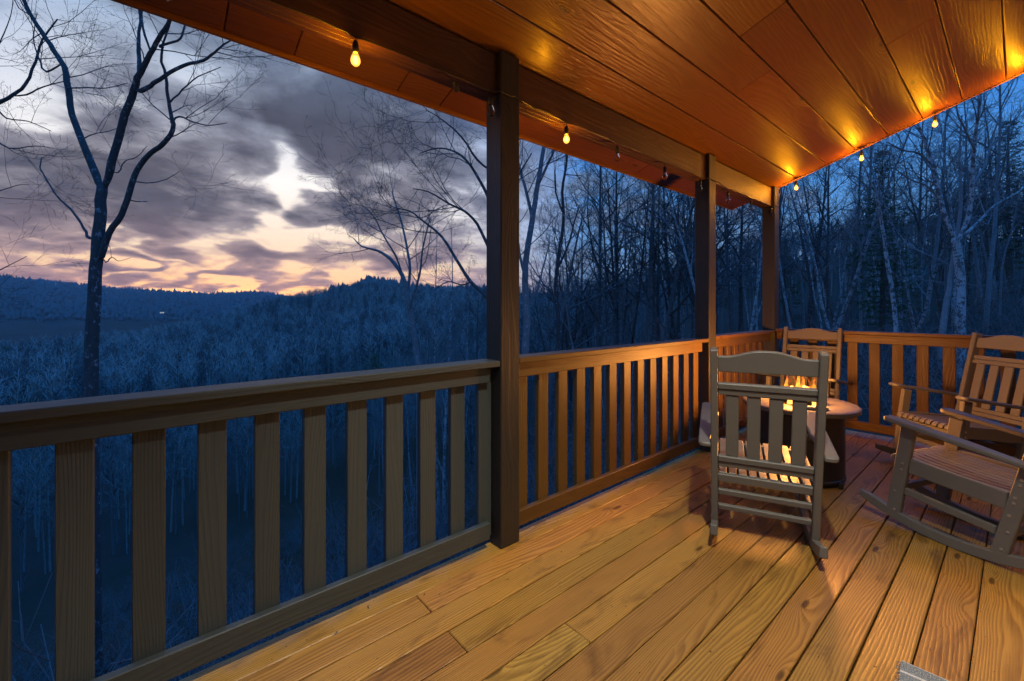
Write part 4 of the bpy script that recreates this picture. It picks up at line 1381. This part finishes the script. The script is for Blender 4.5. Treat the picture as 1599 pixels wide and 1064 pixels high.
NEAR = [  # kind, photo column, distance, height scale, turn, radius scale, label
    ('clump', 691, 21, 1.02, 0.3, 0.95, 'pale multi stemmed bare tree left of the nearest post'),
    ('tall_b', 955, 26, 0.85, 1.1, 0.9, 'slim bare tree in the middle gap right of the thin dark tree'),
    ('spread', 1026, 24, 1.05, 2.0, 1.0, 'dark bare tree with fan shaped crown left of the second post'),
    ('slim_b', 905, 20, 0.9, 0.5, 1.0, 'young bare tree in the middle gap between slender trunks'),
    ('tall_a', 1062, 30, 1.0, 4.2, 0.9, 'bare tree close left of the second post'),
    ('twin', 1150, 20, 0.95, 2.4, 0.8, 'pale twin stemmed tree between the second post and the corner post'),
    ('slim_a', 1175, 26, 1.0, 0.2, 1.0, 'thin pale tree left of the corner post'),
    ('twin', 1258, 19, 0.9, 5.1, 0.8, 'pale crooked tree just right of the corner post'),
    ('slim_a', 1314, 17, 0.9, 1.7, 0.9, 'thin white stem above the far rocking chair'),
    ('slim_b', 1343, 23, 1.1, 3.3, 1.0, 'slim grey trunk left of the bent pale tree'),
    ('slim_a', 1421, 18, 0.6, 4.0, 1.0, 'short pale sapling between the pine and the big pale tree'),
    ('slim_a', 1446, 19, 0.7, 2.6, 1.0, 'pale crooked sapling close left of the big pale tree'),
    ('tall_b', 1537, 22, 0.95, 0.9, 0.8, 'straight grey trunk right of the big pale tree'),
    ('slim_a', 1588, 15, 0.95, 5.6, 1.0, 'crooked pale tree at the right edge of the picture'),
    ('tall_a', 1290, 33, 1.0, 0.6, 1.0, 'dark bare tree deeper in the woods above the far rocking chair'),
]
for kind, px, D, s, rz, sr, lab in NEAR:
    x_, y_ = at_px(px, D)
    place_tree(kind, x_, y_, s, rz, lab, 'bare trees close to the porch', sr)

rng = random.Random(21)
kinds = ['tall_a', 'tall_b', 'tall_c', 'slim_a', 'slim_b', 'spread', 'twin', 'fork', 'tall_b', 'slim_b']
n = 0
while n < 120:
    px = rng.uniform(780, 1660)
    D = math.exp(rng.uniform(math.log(26), math.log(85)))
    x_, y_ = at_px(px, D)
    if px < 1085 and rng.random() < 0.5:
        n += 1
        continue
    k = rng.choice(kinds)
    s = rng.uniform(0.75, 1.12)
    if px < 1000: s *= 0.9
    place_tree(k, x_, y_, s, rng.uniform(0, 6.28), 'grey bare trunk among many in the woods behind the end railing' if px > 1120 else 'bare tree in the thin wood beyond the middle railing bay',
               'woods beyond the end railing' if px > 1120 else 'thin wood beyond the middle bay', s * rng.uniform(0.8, 1.2))
    n += 1
for i in range(22):
    px = 850 + (i + rng.random()) * 12.5; D = rng.uniform(23, 42)
    x_, y_ = at_px(px, D)
    s = rng.uniform(0.95, 1.22)
    place_tree(rng.choice(['tall_a', 'fork', 'spread', 'tall_b', 'tall_a']), x_, y_, s, rng.uniform(0, 6.28), 'taller bare tree in the thin wood beyond the middle railing bay', 'tall trees beyond the middle bay', s)
for i in range(26):
    px = rng.uniform(560, 780); D = rng.uniform(26, 60)
    x_, y_ = at_px(px, D)
    s = rng.uniform(0.55, 0.8)
    place_tree(rng.choice(kinds), x_, y_, s, rng.uniform(0, 6.28), 'bare tree on the near slope left of the nearest post', 'trees on the near slope', s)


# ------------------------------------------------------------------ pines
def pine(name, seed, H, width, whorls, per, clumps, base=0.12, drop=0.15, size=0.30):
    rng = random.Random(seed)
    Vt, Ft, Vn, Fn = [], [], [], []
    tube(Vt, Ft, [(0, 0, -0.6), (0.05, 0, H * 0.5), (0, 0.03, H)], [H * 0.014, H * 0.008, 0.015], 7)
    for w_ in range(whorls):
        u = (w_ + 0.5 * rng.random()) / whorls
        z = H * (base + (0.985 - base) * u)
        Lm = width * 0.5 * (1 - u) ** 0.75 * (0.55 + 0.45 * min(1, u / 0.12)) + 0.12
        az0 = rng.uniform(0, 6.28)
        for k in range(per):
            if rng.random() < 0.10: continue
            a = az0 + 6.283 * k / per + rng.uniform(-.25, .25)
            L = Lm * rng.uniform(0.65, 1.12)
            tip = Vector((math.cos(a) * L, math.sin(a) * L, L * (0.28 - drop * 2.2 * (1 - u)) + rng.uniform(-.1, .1)))
            o = Vector((0, 0, z))
            mid = o + tip * 0.5 + Vector((0, 0, -0.05 * L))
            tube(Vt, Ft, [o, mid, o + tip], [0.012 + 0.008 * L, 0.010, 0.004], 3, False)
            m_ = max(3, int(clumps * L / (width * 0.5)))
            for c in range(m_):
                t = 0.22 + 0.80 * (c + rng.random()) / m_
                q = o.lerp(mid, t * 2) if t < 0.5 else mid.lerp(o + tip, min(1.05, t * 2 - 1))
                q = q + Vector((rng.gauss(0, .10), rng.gauss(0, .10), rng.gauss(0, .05))) * (0.4 + 0.6 * L)
                for b in range(7):
                    d = Vector((math.cos(a) * 0.6 + rng.gauss(0, .6), math.sin(a) * 0.6 + rng.gauss(0, .6), rng.gauss(0.15, .3))).normalized()
                    sd_ = d.cross(Vector((rng.gauss(0, 1), rng.gauss(0, 1), 1))).normalized() * size * 0.10
                    i0 = len(Vn)
                    e_ = q + d * size * rng.uniform(0.6, 1.2)
                    Vn += [tuple(q - sd_), tuple(q + sd_), tuple(e_)]
                    Fn.append((i0, i0 + 1, i0 + 2))
    return pydata(name + '_trunk', Vt, Ft, M['bark_dark']), pydata(name + '_crown', Vn, Fn, M['needle'])


PINE = {'near': pine('pine_near', 3, 19, 6.4, 34, 6, 15, 0.14, 0.16, 0.34), 'round': pine('pine_round', 5, 15, 9.0, 20, 7, 14, 0.22, 0.06, 0.55)}


def place_pine(kind, px, D, s, sr, label, rz=0.0, group='evergreens on the wooded slopes', sink=0.1):
    x_, y_ = at_px(px, D)
    e = empty('pine_tree', (x_, y_, float(ground(x_, y_)[0]) - sink), rz)
    e.scale = (sr, sr, s)
    tag(e, label, 'tree', group)
    obj('trunk', PINE[kind][0], None, e); obj('crown', PINE[kind][1], None, e)


place_pine('near', 1378, 23, 0.585, 0.62, 'dark green pine rising in the middle of the bare woods on the right', 0.4)
place_pine('near', 1575, 44, 0.95, 1.3, 'dark evergreen half hidden in the woods at the right edge', 2.0)
place_pine('near', 1470, 62, 0.75, 1.2, 'dark evergreen deep in the woods behind the big pale tree', 4.0)
place_pine('near', 1225, 60, 0.6, 1.0, 'small dark evergreen deep in the woods by the corner post', 1.0)
for px, py, D, s, sr, lab in [
        (585, 600, 105, 1.05, 1.05, 'broad dark green pine low on the slope above the railing'),
        (555, 600, 112, 0.8, 0.9, 'smaller pine at the left foot of the broad dark pine'),
        (425, 458, 345, 1.0, 0.8, 'dark pine standing out on the ridge against the sunset'),
        (447, 460, 350, 0.9, 0.7, 'dark pine on the ridge just right of the ridge pine'),
        (466, 462, 340, 0.95, 0.8, 'rounded pine on the ridge below the sunset clouds'),
        (615, 470, 330, 1.1, 1.0, 'green pine high on the slope below the hilltop'),
        (500, 500, 240, 0.9, 0.9, 'dark pine in the middle of the wooded slope'),
        (520, 505, 245, 0.8, 0.8, 'dark pine beside the one in the middle of the slope'),
        (332, 505, 190, 1.15, 1.15, 'dark green pine in the valley right of the forked tree'),
        (262, 510, 210, 0.8, 0.6, 'small conical pine in the valley right of the forked trunk'),
        (190, 570, 110, 0.55, 0.6, 'low dark pine in the valley close right of the forked trunk'),
        (42, 560, 105, 0.9, 0.9, 'bushy green pine in the valley at the left'),
        (65, 520, 150, 0.9, 0.8, 'green pine in the valley behind the bushy left pine'),
        (8, 510, 180, 1.0, 0.9, 'green pine in the valley at the left edge'),
        (380, 500, 230, 0.7, 0.6, 'small dark pine on the lower slope under the ridge'),
        (730, 500, 160, 0.8, 0.9, 'pine on the slope close left of the nearest post'),
        (640, 500, 210, 0.9, 0.9, 'pine on the slope between the leaning tree and the pale clump'),
        (545, 470, 300, 0.9, 0.9, 'pine high on the slope left of the hilltop'),
        (110, 500, 200, 0.9, 0.9, 'pine in the valley close left of the forked trunk'),
        (230, 500, 260, 0.9, 0.9, 'distant pine in the valley right of the forked trunk'),
        (410, 540, 140, 0.8, 0.9, 'pine on the lower slope above the middle of the left railing'),
        (300, 560, 120, 0.7, 0.8, 'low pine in the valley above the left railing')]:
    place_pine('round', px, D, s, sr, lab, px * 0.37)


# ------------------------------------------------------------------ wooded slopes too dense to count
def tri(F):
    out = []
    for f in F:
        for k in range(1, len(f) - 1): out.append((f[0], f[k], f[k + 1]))
    return np.array(out, np.int32)


def mini(seed, H, nb, cfg, rt=0.13, t0=0.35, spread=0.22):
    rng = random.Random(seed)
    V, F = [], []
    lean_ = Vector((rng.gauss(0, .04), rng.gauss(0, .04), 1)).normalized()
    tube(V, F, [(0, 0, -1), lean_ * H * 0.5, lean_ * H * 0.82], [rt, rt * 0.7, 0.03], 3, False)
    for k in range(nb):
        t = t0 + (0.80 - t0) * (k + rng.random()) / nb
        L = H * spread * rng.uniform(.7, 1.35)
        limb(V, F, lean_ * H * t, axis_rot(lean_, R(rng.uniform(15, 50)), k * 2.4 + rng.random()), L, rt * 0.4, 0, rng, cfg)
    return np.array(V), tri(F)


c1 = dict(CFG, seg=(2, 1, 1), sides=(3, 3, 3), n=(4, 3), t0=(0.3, 0.3), rmin=0.016, len=(0.55, 0.5, 0.5))
c2 = dict(CFG, seg=(1, 1), sides=(3, 3), n=(4,), t0=(0.3,), rmin=0.05, len=(0.6, 0.5))
MINI_A = [mini(100 + i, 14, 9, c1, 0.13) for i in range(5)]
MINI_B = [mini(200 + i, 16, 8, c2, 0.22, 0.45, 0.19) for i in range(6)]


def scatter(protos, pts, seed, smin, smax, slim=1.0):
    rs_ = np.random.RandomState(seed)
    Vs, Fs, off = [], [], 0
    which = rs_.randint(0, len(protos), len(pts))
    zs = ground(pts[:, 0], pts[:, 1])
    for k, (v, f) in enumerate(protos):
        sel = np.where(which == k)[0]
        if not len(sel): continue
        m_ = len(sel)
        a = rs_.uniform(0, 6.28, m_); s = rs_.uniform(smin, smax, m_)
        ca, sa = np.cos(a) * s * slim, np.sin(a) * s * slim
        X = v[None, :, 0] * ca[:, None] - v[None, :, 1] * sa[:, None] + pts[sel, 0][:, None]
        Y = v[None, :, 0] * sa[:, None] + v[None, :, 1] * ca[:, None] + pts[sel, 1][:, None]
        Z = v[None, :, 2] * s[:, None] + zs[sel][:, None]
        Vs.append(np.stack([X, Y, Z], -1).reshape(-1, 3))
        Fs.append((f[None] + (np.arange(m_) * len(v))[:, None, None] + off).reshape(-1, 3))
        off += m_ * len(v)
    return np.concatenate(Vs), np.concatenate(Fs)


def polar(seed, n, az0, az1, r0, r1, pw=1.0):
    rs_ = np.random.RandomState(seed)
    a = np.radians(rs_.uniform(az0, az1, n))
    r = (r0 ** pw + (r1 ** pw - r0 ** pw) * rs_.random_sample(n)) ** (1 / pw)
    return np.stack([-np.sin(a) * r, np.cos(a) * r], 1)


def stuff(name, V, F, mat, label, cat='trees'):
    tag(obj(name, build_mesh(name, V, F, mat)), label, cat, None, 'stuff')


NP = np.concatenate([polar(1, 620, 52, 106, 55, 150, 1.3), polar(2, 260, -6, 40, 70, 150, 1.3), polar(8, 130, 36, 56, 62, 140, 1.3)])
V, F = scatter(MINI_A, NP[0::2], 5, 0.6, 1.1)
stuff('near_wood', V, F, M['hill'], 'dark bare winter wood filling the lower slopes below the porch')
V, F = scatter(MINI_A, NP[1::2], 15, 0.6, 1.1)
stuff('near_wood', V, F, M['hill_pale'], 'pale barked bare trees mixed through the lower slopes below the porch')
HP = np.concatenate([polar(3, 6800, 55, 106, 140, 480, 1.5), polar(4, 1300, -6, 56, 140, 430, 1.4)])
sel = np.arange(len(HP)) % 5 > 1
V, F = scatter(MINI_B, HP[sel == False], 16, 0.75, 1.2, 1.05)
stuff('hillside_wood', V, F, M['hill_pale'], 'pale bare crowns scattered over the valley and the facing hillside')
V, F = scatter(MINI_B, HP[sel], 6, 0.65, 1.15)
stuff('hillside_wood', V, F, M['hill'], 'dense dark bare wood covering the valley and the facing hillside')
# the far ridges: spiky crowns too small to tell apart
rs_ = np.random.RandomState(9)
P = np.concatenate([polar(10, 9000, 76, 106, 1300, 2750, 1.2), polar(11, 3500, 50, 78, 600, 1150, 1.2)])
zs = ground(P[:, 0], P[:, 1])
hh = rs_.gamma(5.0, 2.2, len(P)).clip(3, 22); ww = rs_.uniform(2.0, 7.0, len(P))
d = P / np.linalg.norm(P, axis=1)[:, None]
sx, sy = -d[:, 1] * ww, d[:, 0] * ww
b0 = np.stack([P[:, 0] - sx, P[:, 1] - sy, zs + hh * 0.35], 1); b1 = np.stack([P[:, 0] + sx, P[:, 1] + sy, zs + hh * 0.35], 1)
b2 = np.stack([P[:, 0] + d[:, 0] * ww, P[:, 1] + d[:, 1] * ww, zs + hh * 0.3], 1)
lo = np.stack([P[:, 0], P[:, 1], zs - 1], 1); tp = np.stack([P[:, 0] + rs_.normal(0, 0.8, len(P)), P[:, 1], zs + hh], 1)
V = np.stack([b0, b1, b2, lo, tp], 1).reshape(-1, 3)
o5 = (np.arange(len(P)) * 5)[:, None, None]
F = (np.array([[0, 1, 4], [1, 2, 4], [2, 0, 4], [1, 0, 3], [2, 1, 3], [0, 2, 3]])[None] + o5).reshape(-1, 3)
stuff('ridge_wood', V, F, M['far'], 'distant wooded ridges along the skyline under the sunset')

# brush on the banks round the porch
rng = random.Random(77)


def shrub(seed):
    rg = random.Random(seed)
    V, F = [], []
    cf = dict(CFG, seg=(3, 2, 1), sides=(3, 3, 3), n=(4, 3), t0=(0.25, 0.3), rmin=0.004, len=(0.55, 0.5, 0.5), wob=0.16)
    for k in range(7):
        a = rg.uniform(0, 6.28)
        limb(V, F, Vector((rg.gauss(0, .1), rg.gauss(0, .1), -0.1)), Vector((math.cos(a) * 0.55, math.sin(a) * 0.55, 1)), rg.uniform(0.9, 2.2), 0.013, 0, rg, cf)
    return np.array(V), tri(F)


SHR = [shrub(300 + i) for i in range(5)]
pts = np.concatenate([polar(21, 330, -8, 106, 6.8, 40, 1.2), polar(22, 90, 60, 106, 4.5, 14, 1.2)])
keep = ~((pts[:, 0] > -3.0) & (pts[:, 0] < 3) & (pts[:, 1] < 10.5))
V, F = scatter(SHR, pts[keep], 8, 0.7, 1.5)
stuff('brush', V, F, M['twig'], 'leafless brush and saplings on the bank below the porch', 'brush')

# ------------------------------------------------------------------ far mast and farmhouse
M['mast'] = plain('mast_steel', (0.62, 0.60, 0.58), 0.5, 0.2)
p = hit(87, 455)
mz = float(ground(p.x, p.y)[0])
V, F = [], []
Dp = (Vector((p.x, p.y, 0)).dot(Vector((-SN, CS, 0))))
Hm = max(15.0, (EYE + (HYP - 441) / FPX * Dp) - mz)
hw0 = Hm * 0.11
for k in range(4):
    a = math.pi / 4 + k * math.pi / 2
    tube(V, F, [(hw0 * math.cos(a), hw0 * math.sin(a), -1), (hw0 * 0.28 * math.cos(a), hw0 * 0.28 * math.sin(a), Hm)], [Hm * 0.011] * 2, 4)
mast = empty('lattice_mast', (p.x, p.y, mz))
tag(mast, 'tiny pale lattice mast on the far ridge at the left', 'mast')
obj('legs', pydata('mast_legs', V, F, M['mast']), None, mast)
V, F = [], []
for lv in range(7):
    z0_, z1_ = Hm * lv / 7, Hm * (lv + 1) / 7
    for k in range(4):
        a = math.pi / 4 + k * math.pi / 2; b = a + math.pi / 2
        w0 = hw0 * (1 - 0.72 * lv / 7); w1 = hw0 * (1 - 0.72 * (lv + 1) / 7)
        tube(V, F, [(w0 * math.cos(a), w0 * math.sin(a), z0_), (w1 * math.cos(b), w1 * math.sin(b), z1_)], [Hm * 0.006] * 2, 3)
        tube(V, F, [(w1 * math.cos(a), w1 * math.sin(a), z1_), (w1 * math.cos(b), w1 * math.sin(b), z1_)], [Hm * 0.006] * 2, 3)
obj('bracing', pydata('mast_bracing', V, F, M['mast']), None, mast)

p = hit(256, 488, 9.0, 400)
hz = float(ground(p.x, p.y)[0]) + 5.0
fh = empty('farmhouse', (p.x, p.y, hz), 1.1)
tag(fh, 'distant house with lit windows in the dark valley', 'house')
obj('wall', cbox(16, 9, 12, 0.1, plain('house_wall', (0.5, 0.48, 0.45), 0.8)), None, fh, (0, 0, 0))
obj('gable_roof', extrude_outline([(-5.2, 0), (5.2, 0), (0, 3.4)], 17, M['shingle'], 'x', 0.0, 'gable_roof'), None, fh, (0, 0, 6.01))
wl = glow('lit_window', (1.0, 0.85, 0.6), 0.9)
for k in range(4):
    obj('lit_window', cbox(2.2, 0.1, 2.0, 0.02, wl), None, fh, (-5.4 + 3.6 * k, 4.56, 3.0))
    obj('lit_window', cbox(2.2, 0.1, 2.0, 0.02, wl), None, fh, (-5.4 + 3.6 * k, -4.56, 3.0))
for s_ in (-1, 1):
    obj('lit_window', cbox(0.1, 2.4, 2.0, 0.02, wl), None, fh, (s_ * 8.06, 0, 3.0))

# ------------------------------------------------------------------ the air of the valley
hz_ = tag(obj('haze', cbox(6900, 6900, 300, 0)), kind='stuff')
hz_.location = (0, 0, 70)
hm = bpy.data.materials.new('haze'); hm.use_nodes = True
ht = NT(hm.node_tree); hm.node_tree.nodes.clear()
pv = ht.n('ShaderNodeVolumePrincipled')
pv.inputs['Density'].default_value = 1.3e-4
pv.inputs['Color'].default_value = (0.80, 0.88, 0.95, 1)
ho = ht.n('ShaderNodeOutputMaterial')
hm.node_tree.links.new(pv.outputs[0], ho.inputs[1])
hz_.data.materials.append(hm)
